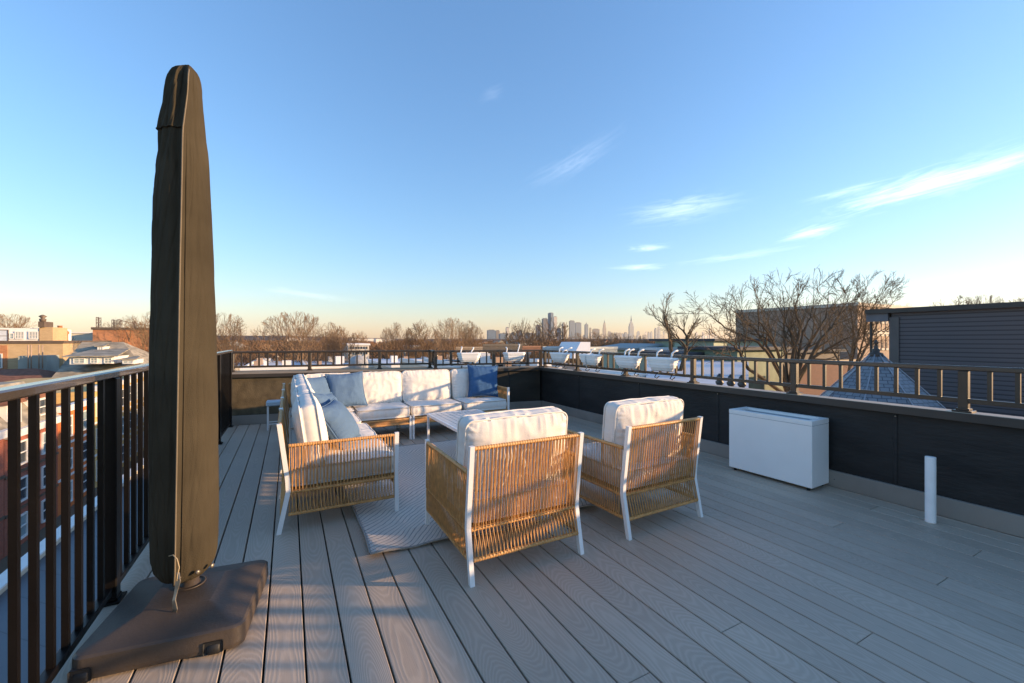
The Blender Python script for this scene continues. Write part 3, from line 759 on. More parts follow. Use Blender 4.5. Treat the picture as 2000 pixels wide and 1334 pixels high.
def umb_rings(ys, off=0.0, cap=False, seed=0.0):
    n=200; vs=[]; off0=off
    for y in ys:
        r,cx=prof_at(y); X,Y=wxy(cx,1.93); z=zat(y,1.93); ra=ridge_ang(y)
        hz=(z-.18)/2.33
        for k in range(n):
            # angle measured from the ridge; dense near the ridge
            g=2*pi*k/n; g2=g-.55*sin(g)   # -> clusters around 0
            a=ra+g2; d=(g2+pi)%(2*pi)-pi
            left=d<0; off=off0*(1 if left else .12)
            rr=r*(1+.02*cos(2*(a-.9)))+off
            left=d<0    # d<0 is on the shaded (picture left) side
            # pinched ridge of the zip seam
            rr+=.009*math.exp(-(d*r/.006)**2)*min(1,r/.04)
            rr+=(.026*math.exp(-abs(d*r)/.036) if left else (.013*math.exp(-abs(d*r)/.05)+.013*math.exp(-abs(d*r)/.012)))*min(1,r/.08)
            rr-= (.006*math.exp(-((d*r+.016)/.010)**2))*min(1,r/.05)
            sd=-1 if left else 1
            kk=1.0 if left else .35
            rr+=.0045*kk*noise.noise(Vector((d*3.0,z*2.3,seed)))*min(1,r/.05)
            rr+=.0030*kk*noise.noise(Vector((d*7.0,z*1.1,seed+5)))*min(1,r/.05)
            ph_=noise.noise(Vector((d*2.2+z*1.6,z*1.3,seed+21))); rr-=(.0050 if left else .0016)*max(0,1-abs(ph_)*5)*min(1,r/.06)
            ph_=noise.noise(Vector((d*3.0-z*2.6,z*2.1,seed+33))); rr-=(.0040 if left else .0012)*max(0,1-abs(ph_)*6)*min(1,r/.06)
            if hz>.70:
                f=min(1,(hz-.70)/.12)
                rr+=.0075*kk*f*(noise.noise(Vector((d*4.5+z*3,z*6,seed+9))))*min(1,r/.045)
                rr-=.012*f*math.exp(-((d*sd-.6-.4*(z-2.2)*3)/.25)**2)*max(0,min(1,(z-2.40)/.06))*min(1,r/.03)
            if hz<.16:
                f=1-hz/.16
                rr+=.006*f*noise.noise(Vector((d*5,z*11,seed+3)))
            vs.append((X+rr*cos(a),Y+rr*sin(a),z))
    m=len(ys); fs=[(i*n+k,i*n+(k+1)%n,(i+1)*n+(k+1)%n,(i+1)*n+k) for i in range(m-1) for k in range(n)]
    fs+=[tuple(range(n))[::-1],tuple((m-1)*n+k for k in range(n))]
    return vs,fs,n
ys=[1124,1122.5,1120,1116,1111,1105,1098,1090]+[1090-8*k for k in range(1,103)]+[262,255]
m=MB(); vs,fs,n=umb_rings(ys); m.add(vs,fs,True); cov=m.build('cover',M_umb,t)
ys=[266,264,262,258]+[258-5*k for k in range(1,20)]+[160,156,152,148,145,142,139,137,135,133.5,132.3,131.6]
m=MB(); vs,fs,n=umb_rings(ys,.0045,True); m.add(vs,fs[:-2]+[fs[-1]],True); m.build('cover_hood',M_umb,t)
hem=[vs[k] for k in range(n//2,n)]; e=MB(); e.tube(hem,.0035,6); e.build('hood_hem',M_umb,t)
def seam(y0,y1,da,out,r,name,mt_):
    e=MB(); pts=[]
    N_=90
    for i in range(N_+1):
        y=y0+(y1-y0)*i/N_; rr,cx=prof_at(y); X,Y=wxy(cx,1.93); a=ridge_ang(y)+da; pts.append((X+(rr+out+(.024*min(1,rr/.08)*math.exp(-da/.9)))*cos(a),Y+(rr+out+(.024*min(1,rr/.08)*math.exp(-da/.9)))*sin(a),zat(y,1.93)))
    e.tube(pts,r,6); return e.build(name,mt_,cov if name!='zipper' else t)
seam(1112,150,0.0,.0115,.0032,'zipper',M_umbs)
seam(1105,200,.13,-.006,.0024,'seam',M_umb)
m=MB(); m.lathe([(.030,0),(.030,.20)],(UC[0],UC[1],.10),24); m.build('pole',M_steel,t)
# buckles and lace hole under the cover
m=MB()
for da in (.22,.75,-.35):
    a=camdir+da; m.lathe([(.004,0),(.010,.003),(.010,.006),(.004,.009)],(0,0,0),10,Matrix.Translation((UC[0]+.112*cos(a),UC[1]+.112*sin(a),.235))@Matrix.Rotation(a,4,'Z')@Matrix.Rotation(pi/2,4,'Y'))
m.build('eyelet',M_steel,t)
# heavy base
def rsq(cx,cy,hx,hy,r,rot,n=8):
    pts=[]
    for (sx,sy,a0) in ((1,1,0),(-1,1,90),(-1,-1,180),(1,-1,270)):
        for k in range(n+1):
            a=radians(a0+90*k/n); x=sx*(hx-r)+r*cos(a); y=sy*(hy-r)+r*sin(a)
            pts.append((cx+x*cos(rot)-y*sin(rot),cy+x*sin(rot)+y*cos(rot)))
    return pts
BR=radians(-7.5); BC=(-.402,2.345)
m=MB(); lay=[]
for (z,hx,hy,r) in ((.012,.274,.280,.045),(.030,.278,.284,.045),(.092,.276,.282,.045),(.100,.268,.274,.042),(.112,.212,.217,.020),(.142,.120,.125,.010),(.1425,.118,.123,.010)):
    lay.append([(x,y,z) for x,y in rsq(BC[0],BC[1],hx,hy,r,BR)])
n=len(lay[0]); vs=[v for l in lay for v in l]
fs=[(i*n+k,i*n+(k+1)%n,(i+1)*n+(k+1)%n,(i+1)*n+k) for i in range(len(lay)-1) for k in range(n)]+[tuple(range(n))[::-1],tuple((len(lay)-1)*n+k for k in range(n))]
m.add(vs,fs,True); ob=m.build('base_plate',M_basepl,t)
ob.data.set_sharp_from_angle(angle=radians(11.6))
m=MB(); m.lathe([(.060,0),(.060,.004),(.052,.0045),(.052,.002),(.034,.002),(.034,.05),(.0,.051)],(UC[0],UC[1],.1427),32); m.build('pole_socket',M_basepl,t)
MBs=Matrix.Translation((BC[0],BC[1],0))@Matrix.Rotation(BR,4,'Z')
for (x,y) in ((-.235,-.262),(.175,-.262),(-.235,.24),(.2,.24)):
    m=MB(); sgn=-1 if y<0 else 1
    m.cbox(x-.034,x+.034,y+sgn*.012,y+sgn*.0235,.012,.060,.004,MBs)
    m.build('caster_housing',M_rubber,t)
    m=MB(); m.lathe([(.022,-.022),(.026,-.018),(.026,.018),(.022,.022)],(0,0,0),20,MBs@Matrix.Translation((x,y+sgn*.006,.0265))@Matrix.Rotation(pi/2,4,'Y')); m.build('caster',M_rubber,t)
# foot lever and lace
cx=lambda x,y,d: Vector(px2(x,y,d))
m=MB(); pts=[cx(337,1206,1.745),cx(342,1190,1.74),cx(340,1172,1.745),cx(345,1150,1.76),cx(349,1130,1.77),cx(348,1118,1.78)]
P2=[]; 
for a,b in zip(pts,pts[1:]):
    for k in range(4): P2.append(a.lerp(b,k/4))
P2.append(pts[-1])
vs=[];fs=[]
for i,p in enumerate(P2):
    w=.014+.004*sin(i*.5) if i<16 else .010
    for (a,b) in ((-1,-1),(1,-1),(1,1),(-1,1)):
        q=p+Vector((CR[0],CR[1],0))*a*w*.55+Vector((CF[0],CF[1],0))*b*.002; vs.append(q)
for i in range(len(P2)-1):
    for k in range(4): fs.append((i*4+k,i*4+(k+1)%4,(i+1)*4+(k+1)%4,(i+1)*4+k))
fs+=[(3,2,1,0),tuple((len(P2)-1)*4+k for k in range(4))]
m.add(vs,fs); m.build('foot_lever',M_steel,t)
m=MB(); m.tube([cx(330,1086,1.79),cx(338,1084,1.775),cx(346,1092,1.77),cx(350,1108,1.765),cx(347,1122,1.765),cx(345,1135,1.76)],.0022,6); m.build('drawstring',mat('tan_cord',(.42,.33,.2),.8),t)
# ------------------------------------------------------------------ ground and far terrain
GZ=-10.0
M_ground=mat('winter_ground',(.13,.105,.075),.95,0,.3,.02,0,1,.1,detail=10,color2=(.22,.19,.15))
m=MB(); R_=26000
m.add([(-R_,-R_,GZ),(R_,-R_,GZ),(R_,R_,GZ),(-R_,R_,GZ)],[(0,1,2,3)]); tag(m.build('ground',M_ground),kind='structure')
M_asph=mat('asphalt',(.05,.05,.052),.9,0,.2,.5,.2,60,.3)
M_roofgrey=mat('grey_flat_roof',(.20,.215,.235),.75,0,.15,.7,.1,8,.3,(1,.15,1),6)
M_roofwhite=mat('white_flat_roof',(.66,.68,.72),.7,0,.10,.25,0,1,.3,detail=8)
M_slate=mat('grey_slate',(.28,.25,.195),.8,0,.40,1.1,.6,7,.3,(1,1,3),10)
M_brownroof=mat('brown_shingle',(.20,.095,.062),.85,0,.25,2.5,.2,9,.2,detail=8)
M_wtrim=mat('white_trim',(.72,.70,.67),.6,0,.05,3)
M_glass=mat('dark_window_glass',(.05,.06,.07),.12,0,.3,1.5,0,1,.8)
M_glassl=mat('pale_window_glass',(.28,.36,.38),.15,0,.25,1.2,0,1,.8)
def brick(name,c1,c2,mortar,sc=3.0,rough=.85,axis='x'):
    if name in MATS: return MATS[name]
    m=bpy.data.materials.new(name); m.use_nodes=True; nt=m.node_tree; N=nt.nodes; L=nt.links; b=N['Principled BSDF']; b.inputs['Roughness'].default_value=rough
    tc=N.new('ShaderNodeTexCoord'); sp=N.new('ShaderNodeSeparateXYZ'); L.new(tc.outputs['Object'],sp.inputs[0])
    ad=N.new('ShaderNodeMath'); ad.operation='ADD'; L.new(sp.outputs[0],ad.inputs[0]); L.new(sp.outputs[1],ad.inputs[1])
    cb=N.new('ShaderNodeCombineXYZ'); L.new(ad.outputs[0],cb.inputs[0]); L.new(sp.outputs[2],cb.inputs[1])
    br=N.new('ShaderNodeTexBrick'); br.inputs['Scale'].default_value=sc; br.inputs['Color1'].default_value=(*c1,1); br.inputs['Color2'].default_value=(*c2,1); br.inputs['Mortar'].default_value=(*mortar,1)
    br.inputs['Mortar Size'].default_value=.012; br.inputs['Row Height'].default_value=.22; br.inputs['Brick Width'].default_value=.65
    L.new(cb.outputs[0],br.inputs['Vector'])
    nz=N.new('ShaderNodeTexNoise'); nz.inputs['Scale'].default_value=.35; nz.inputs['Detail'].default_value=8; L.new(tc.outputs['Object'],nz.inputs['Vector'])
    mr=N.new('ShaderNodeMapRange'); mr.inputs['To Min'].default_value=.7; mr.inputs['To Max'].default_value=1.3; L.new(nz.outputs['Fac'],mr.inputs['Value'])
    s=N.new('ShaderNodeVectorMath'); s.operation='SCALE'; L.new(br.outputs[0],s.inputs[0]); L.new(mr.outputs[0],s.inputs['Scale']); L.new(s.outputs[0],b.inputs['Base Color'])
    MATS[name]=m; return m
M_tanb=brick('tan_brick',(.50,.36,.20),(.44,.31,.17),(.46,.35,.22),2.0)
M_orab=brick('orange_brick',(.46,.20,.09),(.38,.16,.07),(.40,.24,.14),2.0)
M_redb=brick('red_brick',(.36,.11,.065),(.30,.09,.055),(.32,.17,.12),2.5)
M_brnb=brick('brown_brick',(.38,.265,.19),(.33,.23,.165),(.36,.27,.21),2.2)
M_orange=mat('orange_render',(.62,.17,.045),.8,0,.08,2)
M_yellow=brick('yellow_brick',(.62,.42,.16),(.56,.37,.14),(.52,.38,.18),1.8)
M_cream=mat('cream_render',(.60,.53,.42),.8,0,.08,.8,detail=7)
M_copper=mat('brown_parapet_cap',(.12,.085,.06),.6,0,.2,1)
M_green=mat('sage_metal_siding',(.36,.42,.32),.6,0,.12,1.2,0,1,.3,(1,1,.2))
M_dgreen=mat('dark_green_roof',(.05,.07,.06),.7,0,.2,1)
def slats(name,c,pitch,dark=.45,horizontal=True,rough=.5,sharp=.12):
    if name in MATS: return MATS[name]
    m=bpy.data.materials.new(name); m.use_nodes=True; nt=m.node_tree; N=nt.nodes; L=nt.links; b=N['Principled BSDF']; b.inputs['Roughness'].default_value=rough
    tc=N.new('ShaderNodeTexCoord'); sp=N.new('ShaderNodeSeparateXYZ'); L.new(tc.outputs['Object'],sp.inputs[0])
    if horizontal: src=sp.outputs[2]
    else:
        ad=N.new('ShaderNodeMath'); ad.operation='ADD'; L.new(sp.outputs[0],ad.inputs[0]); L.new(sp.outputs[1],ad.inputs[1]); src=ad.outputs[0]
    mu=N.new('ShaderNodeMath'); mu.operation='MULTIPLY'; mu.inputs[1].default_value=1/pitch; L.new(src,mu.inputs[0])
    fr=N.new('ShaderNodeMath'); fr.operation='FRACT'; L.new(mu.outputs[0],fr.inputs[0])
    rp=N.new('ShaderNodeValToRGB'); rp.color_ramp.elements[0].position=0; rp.color_ramp.elements[0].color=(*[k*dark for k in c],1); rp.color_ramp.elements[1].position=sharp; rp.color_ramp.elements[1].color=(*c,1)
    L.new(fr.outputs[0],rp.inputs[0]); L.new(rp.outputs[0],b.inputs['Base Color'])
    bp=N.new('ShaderNodeBump'); bp.inputs['Strength'].default_value=.8; bp.inputs['Distance'].default_value=pitch*.15; L.new(fr.outputs[0],bp.inputs['Height']); L.new(bp.outputs[0],b.inputs['Normal'])
    MATS[name]=m; return m
# ------------------------------------------------------------------ building helper
def block(name,label,cat,x0,x1,Y0,ytop,ln,mw,ybot=None,side=None,roof=None,group=None,cap=None,capm=None,parapet=0,simple=False):
    """axis aligned block: front face (normal -Y) at Y0 between photo columns x0..x1, ln metres long"""
    X0,X1=rayX(x0,Y0),rayX(x1,Y0); d=dep_of((X0+X1)/2,Y0); zt=zat(ytop,d); zb=GZ if ybot is None else zat(ybot,d)
    t=empty(name,((X0+X1)/2,Y0,zb),0,label,cat,group)
    m=MB(); m.box(X0,X1,Y0,Y0+ln,zb,zt); m.build('wall',mw,t)
    k=max(.15,d*.004)
    if cap: m=MB(); m.box(X0-k*.6,X1+k*.6,Y0-k*.6,Y0+ln+k*.6,zt,zt+cap); m.build('cornice',capm or M_wtrim,t)
    elif roof: m=MB(); m.box(X0+.05,X1-.05,Y0+.05,Y0+ln-.05,zt,zt+.12); m.build('roof',roof,t)
    return t,X0,X1,zt,zb,d
def win_front(t,Y,x0,x1,y0,y1,frame=True,mg=None,bars=0,fr=None,d=None):
    X0,X1=rayX(x0,Y),rayX(x1,Y); dd=dep_of((X0+X1)/2,Y); z1,z0=zat(y0,dd),zat(y1,dd); w=max(.06,dd*.0016)
    m=MB(); m.box(X0,X1,Y-w*.5,Y+.02,z0,z1); o=m.build('window',mg or M_glass,t)
    if frame:
        m=MB(); m.box(X0-w,X0,Y-w,Y+.01,z0-w,z1+w); m.box(X1,X1+w,Y-w,Y+.01,z0-w,z1+w); m.box(X0,X1,Y-w,Y+.01,z1,z1+w); m.box(X0,X1,Y-w*1.5,Y+.01,z0-w,z0)
        for b in range(bars): xx=X0+(X1-X0)*(b+1)/(bars+1); m.box(xx-w*.3,xx+w*.3,Y-w*.9,Y+.01,z0,z1)
        m.box(X0,X1,Y-w*.8,Y+.01,(z0+z1)/2-w*.3,(z0+z1)/2+w*.3)
        m.build('frame',fr or M_wtrim,o)
    return o
def win_side(t,X,Ya,Yb,z0,z1,mg=None,fr=None,w=.09,facing=1):
    s=facing
    m=MB(); m.box(min(X-.02*s,X+.03*s),max(X-.02*s,X+.03*s),Ya,Yb,z0,z1); o=m.build('window',mg or M_glass,t)
    m=MB(); a,b=sorted((X-.01*s,X+.08*s))
    m.box(a,b,Ya-w,Ya,z0-w,z1+w); m.box(a,b,Yb,Yb+w,z0-w,z1+w); m.box(a,b,Ya,Yb,z1,z1+w); m.box(a,b+.04*(s>0),Ya,Yb,z0-w,z0); m.box(a,b-.01,Ya,Yb,(z0+z1)/2-.03,(z0+z1)/2+.03)
    m.build('frame',fr or M_wtrim,o); return o
# ------------------------------------------------------------------ left: lower roof beside the deck, street, houses
t=empty('neighbouring_building',(-2.7,10,GZ),0,'low neighbouring building with a grey flat roof directly below the left railing','building')
m=MB(); m.box(-4.5,-1.3,-3,24,GZ,-3.30); m.build('wall',M_cream,t)
m=MB(); m.box(-4.5,-1.3,-3,24,-3.29,-3.25); m.build('roof',slats('roof_membrane_seams',(.12,.13,.145),.9,.6,False,.6,.04),t)
m=MB(); m.box(-4.70,-4.51,-3,24.2,-3.5,-3.14); m.build('parapet',M_cream,t)
m=MB(); m.box(-4.74,-4.47,-3,24.25,-3.135,-3.10); m.build('coping',M_wtrim,t)
tag(MB().box(-12.0,-5.2,-10,140,GZ,GZ+.02).build('road',M_asph),kind='structure')
for k in range(9):
    pass
m=MB()
rg=random.Random(3)
for k in range(2600):
    x=rg.uniform(-9.0,-5.6); y=rg.uniform(10,36); z=GZ+.5+rg.random()**.6*1.5; a=rg.random()*6.3; s=.10
    m.add([(x,y,z),(x+s*cos(a),y+s*sin(a),z+.05),(x+s*.3,y-s*.3,z+s)],[(0,1,2)])
for k in range(40):
    x=rg.uniform(-9,-5.6); y=rg.uniform(10,36); m.tube([(x,y,GZ),(x+.2,y,GZ+1.6)],[.04,.01],4)
tag(m.build('shrubs',mat('olive_shrub',(.06,.075,.03),.8,0,.4,3)),'olive green winter shrubs along the pavement below the left railing','shrubs',None,'stuff')
FX=-13.0
def row_house(Ya,Yb,zt,mw,label,name='row_house',cols=3,floors=3,mans=None,bay=False,cornice=M_wtrim,group='row houses across the street'):
    t=empty(name,(FX,(Ya+Yb)/2,GZ),0,label,'row house',group)
    m=MB(); m.box(FX-9,FX,Ya+.02,Yb-.02,GZ,zt); m.build('wall',mw,t)
    w=(Yb-Ya)/cols; fh=(zt-GZ)/floors
    m=MB(); m.box(FX-.1,FX+.35,Ya+.03,Yb-.03,zt,zt+.38); m.build('cornice',cornice,t)
    if mans:
        m=MB(); m.add([(FX+.1,Ya+.03,zt+.38),(FX+.1,Yb-.03,zt+.38),(FX-1.5,Yb-.03,zt+mans),(FX-1.5,Ya+.03,zt+mans),(FX-9,Ya+.03,zt+.38),(FX-9,Yb-.03,zt+.38),(FX-8,Yb-.03,zt+mans),(FX-8,Ya+.03,zt+mans)],[(0,1,2,3),(3,2,6,7),(0,3,7,4),(1,5,6,2),(5,4,7,6),(0,4,5,1)]); m.build('roof',M_slate,t)
        for c in range(cols):
            yc=Ya+w*(c+.5); dm=MB(); dm.box(FX-1.4,FX-.2,yc-.7,yc+.7,zt+.5,zt+1.7); dm.build('dormer',M_wtrim,t)
            dm=MB(); dm.add([(FX-.05,yc-.9,zt+1.7),(FX-.05,yc+.9,zt+1.7),(FX-.05,yc,zt+2.3),(FX-1.5,yc-.9,zt+1.7),(FX-1.5,yc+.9,zt+1.7),(FX-1.5,yc,zt+2.3)],[(0,1,2),(0,2,5,3),(1,4,5,2),(3,5,4),(0,3,4,1)]); dm.build('dormer_roof',M_brownroof,t)
            win_side(t,FX-.2,yc-.4,yc+.4,zt+.7,zt+1.55)
    for f in range(floors):
        for c in range(cols):
            yc=Ya+w*(c+.5); win_side(t,FX,yc-w*.19,yc+w*.19,GZ+fh*f+fh*.22,GZ+fh*f+fh*.78,M_glassl if (f+c)%3==0 else M_glass)
    for f in range(1,floors):
        m=MB(); m.box(FX-.05,FX+.06,Ya+.03,Yb-.03,GZ+fh*f-.06,GZ+fh*f+.08); m.build('string_course',M_copper if mw==M_redb else M_wtrim,t)
    return t
row_house(19,31.5,-3.7,M_redb,'red brick house with a slate mansard and dormers, leftmost through the railing',cols=4,mans=2.7)
row_house(31.5,37.2,-3.9,M_redb,'narrow red brick house with a slate mansard, left of the bright orange house',cols=2,mans=2.6)
row_house(37.2,42.5,-3.4,M_orange,'bright orange fronted house across the street seen through the railing',cols=2)
row_house(42.5,50,-2.6,M_yellow,'yellow brick house across the street next to the orange one',cols=3)
row_house(50,57,-2.4,M_yellow,'long yellow brick house at the far end of the row, beside the umbrella cover',cols=4)
# brown roofed building (0-110, 720-745)
Y0=62
t,X0,X1,zt,zb,d=block('house','low house with a broad brown shingle roof left of the slate-roofed villa','house',-120,92,Y0,752,8,M_cream)
za=zat(719,d+5)
m=MB(); m.add([(X0-.4,Y0-.5,zt),(X1+.4,Y0-.5,zt),(X1+.4,Y0+8.5,zt),(X0-.4,Y0+8.5,zt),(X0+1,Y0+4.5,za),(X1-2.5,Y0+4.5,za)],[(0,1,5,4),(1,2,5),(2,3,4,5),(3,0,4),(3,2,1,0)]); m.build('roof',M_brownroof,t)
# slate hip roof villa with dormers
Y0=62.0
def P3(x,y,Y):
    X=rayX(x,Y); return (X,Y,zat(y,dep_of(X,Y)))
t,X0,X1,zt,zb,d=block('villa','large villa with a grey slate hip roof and white dormers','house',108,292,Y0,748,15,M_cream)
A=P3(88,752,Y0-.6);B=P3(299,742,Y0-.6); rx0=P3(160,668,Y0+7); rx1=P3(241,668,Y0+7)
m=MB(); m.add([A,B,(B[0]+1.0,Y0+15.5,B[2]),(A[0]+0,Y0+15.5,A[2]),rx0,rx1],[(0,1,5,4),(1,2,5),(2,3,4,5),(3,0,4),(3,2,1,0)]); m.build('roof',M_slate,t)
# main dormer
def dormer(t,x0,x1,y0,y1,Y,dep_len,wins,over=.3,roofy=None):
    X0,X1=rayX(x0,Y),rayX(x1,Y); d=dep_of((X0+X1)/2,Y); z1,z0=zat(y0,d),zat(y1,d)
    m=MB(); m.box(X0,X1,Y,Y+dep_len,z0,z1); o=m.build('dormer',M_wtrim,t)
    zr=zat(roofy,d+2) if roofy else z1+.3
    m=MB(); m.add([(X0-over,Y-over,z1),(X1+over,Y-over,z1),(X1+over-.5,Y+dep_len,zr),(X0+over,Y+dep_len,zr),(X0-over,Y-over,z1+.12),(X1+over,Y-over,z1+.12),(X1+over-.5,Y+dep_len,zr+.12),(X0+over,Y+dep_len,zr+.12)],[(0,3,2,1),(4,5,6,7),(0,1,5,4),(1,2,6,5),(2,3,7,6),(3,0,4,7)]); m.build('dormer_roof',M_slate,t)
    for (a,b,c,e) in wins: win_front(t,Y-.02,a,b,c,e,True,M_glassl,1)
dormer(t,136,222,697,711,61.2,5.5,[(145,164,701,708.5),(178,189,700,708.5),(205,217,700,708.5)],.45,684)
dormer(t,190,202,677,683.5,66,2.8,[(192.5,200,678.5,682.5)],.2,673)
dormer(t,238,262,703,711,61.0,3.4,[(241,259,705,709)],.25,698)
# yellow brick building with white penthouse
Y0=74
t,X0,X1,zt,zb,d=block('apartment_building','tan brick building with a dark cornice and rooftop pipes at the left edge','building',-60,123,Y0,671,16,M_tanb,cap=.35,capm=M_copper)
m=MB(); m.box(rayX(-60,Y0-.05),rayX(14,Y0-.05),Y0-.06,Y0-.01,zb,zt-.2); m.build('brick_bay',M_orab,t)
win_front(t,Y0-.1,-6,3,692,718,True,M_glassl)
m=MB(); m.box(rayX(37,Y0-3),rayX(93,Y0-3),Y0-3.2,Y0-.05,zat(735,d),zat(694,d)); m.build('lean_to',mat('grey_green_panel',(.30,.33,.30),.7,0,.1,1),t)
for x in (55,61,76,83): 
    m=MB(); X=rayX(x,Y0-3.6); m.tube([(X,Y0-3.6,zat(718,d)),(X,Y0-3.6,zat(673,d))],.055,6); m.build('rooftop_pipe',M_brnb,t)
t,X0,X1,zt2,zb,d2=block('penthouse','white rooftop penthouse with leaf-patterned window guards on the tan brick building','building',-60,76,Y0+1.2,640.5,9,mat('white_stucco',(.78,.77,.74),.7,0,.06,2),ybot=669.6)
for (a,b) in ((31,46),(58,73)): win_front(t,Y0+1.17,a,b,648.5,661,True,M_glassl,4)
win_front(t,Y0+1.17,20,26,652,661,True,M_glassl)
win_front(t,Y0+1.17,-50,15,645,667,True,mat('pale_sky_glass',(.55,.6,.66),.2),0,M_copper)
t,X0,X1,zt3,zb,d3=block('chimney_stack','square tan brick chimney block with a small dark vent on top','chimney',77,103,Y0+1.1,639,4,M_tanb,ybot=669.6)
m=MB(); m.box(rayX(76,Y0+.9),rayX(88,Y0+.9),Y0+.7,Y0+3,zt3,zt3+.7); m.build('stack_cap',M_copper,t)
m=MB(); m.lathe([(.28,0),(.34,.35),(.15,.45),(.4,.7),(.1,.9)],(rayX(83.5,Y0+1.8),Y0+1.8,zt3+.7),12); m.build('vent',M_copper,t)
Y0=80
t,X0,X1,zt,zb,d=block('chimney_stack','slender orange brick chimney beside the tan block','chimney',114.5,123,Y0,645,1.6,M_orab,ybot=720)
m=MB(); m.box(rayX(113.8,Y0)-.05,rayX(123.6,Y0)+.05,Y0-.15,Y0+1.7,zt-.5,zt-.15); m.build('stack_cap',M_orab,t)
m=MB(); m.lathe([(.3,0),(.25,.6),(.33,.65)],(rayX(117,Y0+.7),Y0+.7,zt),10); m.build('chimney_pot',M_orab,t)
block('flat_roofed_building','cream flat-roofed building low behind the villa ridge','building',137,182,130,651,24,M_cream,cap=.3)
block('flat_roofed_building','dark brown block behind the orange chimney','building',105,131,150,652,24,M_brnb,roof=M_roofgrey)
block('flat_roofed_building','long brick terrace with a white edge behind the slate ridge','building',120,160,100,672,20,M_orab,cap=.3)
t,X0,X1,zt,zb,d=block('flat_roofed_building','orange brick building carrying steel lattice masts behind the bare tree','building',181,330,115,644.5,30,M_orab,cap=.5,capm=M_copper)
for (x,yt,w) in ((193,621,5.5),(223,625,5),(234,624.5,6),(263,627,4)):
    tt=empty('lattice_mast',(rayX(x,116),116,zt+.5),0,{193:'steel lattice mast at the left corner of the orange brick roof',223:'short lattice mast second from the left on the orange roof',234:'lattice mast third from the left with a dark boom beside it',263:'thin lattice mast nearest the umbrella on the orange roof'}[x],'mast','lattice masts on the orange roof')
    a=rayX(x-w/2,116); b=rayX(x+w/2,116); z0=zt+.5; z1=zat(yt,d); m=MB()
    for X in (a,b):
        for Y in (115.4,116.4): m.bar((X,Y,z0),(X,Y,z1),.10)
    k=0; z=z0
    while z<z1-.3:
        for Y in (115.4,116.4): m.bar((a,Y,z),(b,Y,z),.07); m.bar((a,Y,z),(b,Y,z+.7),.05)
        z+=.7
    m.bar((a,115.4,z1),(b,115.4,z1),.1)
    for X in (a,b):
        for zz in (z0+.2,(z0+z1)/2,z1-.1): m.bar((X,115.3,zz),(X,116.5,zz),.07)
    if x==234: m.bar((b,115.4,z1-.2),(b+6,115.4,z1-1.5),.14)
    m.build('lattice',mat('grey_brown_steel',(.16,.12,.10),.6),tt)
# ------------------------------------------------------------------ right: siding building, turret, big brick building
SX=12.0
ya=rayY(1741,SX)
t=empty('sided_building',(SX+2,0,GZ),0,'tall dark blue-grey building clad in horizontal siding on the right','building')
M_sid=slats('blue_grey_siding',(.098,.095,.108),.088,.18,True,.55,.34)
dz=zat(611.5,dep_of(SX,ya)); yb=-1.0
m=MB(); m.box(SX,SX+8,yb,ya,GZ,dz); m.build('wall',M_sid,t)
m=MB(); m.box(SX-.03,SX-.001,ya-.14,ya+.03,GZ,dz-.10); m.box(SX-.001,SX+.14,ya+.001,ya+.03,GZ,dz-.1); m.build('corner_board',mat('dark_trim',(.10,.09,.085),.6),t)
yo=rayY(1694,SX)
m=MB(); m.box(SX-.12,SX+8.2,yb,yo,dz,dz+.10); m.build('roof_edge',M_copdark,t)
m=MB(); m.box(SX-.06,SX+.10,ya+.04,yo,dz-.18,dz-.001); m.box(SX+.10,SX+8,ya+.04,yo-.1,dz-.10,dz-.001); m.build('eave',mat('eave_panel',(.13,.13,.145),.6),t)
m=MB(); m.bar((SX+.05,yo-.05,GZ),(SX+.05,yo-.05,dz-.19),.035); m.build('corner_post',M_copdark,t)
# turret
TX=wxy(1711,7.4); zap=zat(690,7.4)
t=empty('turret',(TX[0],TX[1],GZ),0,'pointed octagonal slate turret roof with a small finial beyond the right railing','turret')
prf=[(2.2,-2.6),(1.75,-1.95),(1.42,-1.52),(1.10,-1.15),(.82,-.84),(.56,-.55),(.33,-.30),(.16,-.12),(.06,0)]
M_tslate=None
def slate_mat():
    m=bpy.data.materials.new('blue_slate'); m.use_nodes=True; nt=m.node_tree; N=nt.nodes; L=nt.links; b=N['Principled BSDF']; b.inputs['Roughness'].default_value=.42
    at=N.new('ShaderNodeAttribute'); at.attribute_name='board'
    br=N.new('ShaderNodeTexBrick'); br.inputs['Scale'].default_value=1; br.inputs['Brick Width'].default_value=.12; br.inputs['Row Height'].default_value=.075; br.inputs['Mortar Size'].default_value=.006
    br.inputs['Color1'].default_value=(.15,.175,.20,1); br.inputs['Color2'].default_value=(.20,.225,.25,1); br.inputs['Mortar'].default_value=(.05,.06,.075,1)
    L.new(at.outputs['Vector'],br.inputs['Vector']); L.new(br.outputs[0],b.inputs['Base Color']); return m
vs=[];fs=[];uv=[]; n=8; ph=radians(10)
for (r,z) in prf:
    for k in range(n): a=ph+2*pi*k/n; vs.append((TX[0]+r*cos(a),TX[1]+r*sin(a),zap+z))
for i in range(len(prf)-1):
    for k in range(n):
        q=(i*n+k,i*n+(k+1)%n,(i+1)*n+(k+1)%n,(i+1)*n+k); fs.append(q)
        w0=prf[i][0]*.765;w1=prf[i+1][0]*.765; s0=i*.45;s1=(i+1)*.45
        s0=sum(sqrt((prf[j][0]-prf[j+1][0])**2+(prf[j][1]-prf[j+1][1])**2) for j in range(i)); s1=s0+sqrt((prf[i][0]-prf[i+1][0])**2+(prf[i][1]-prf[i+1][1])**2)
        uv+=[-w0/2+k*3,s0,0, w0/2+k*3,s0,0, w1/2+k*3,s1,0, -w1/2+k*3,s1,0]
fs.append(tuple(range(n))[::-1]); uv+=[0,0,0]*n
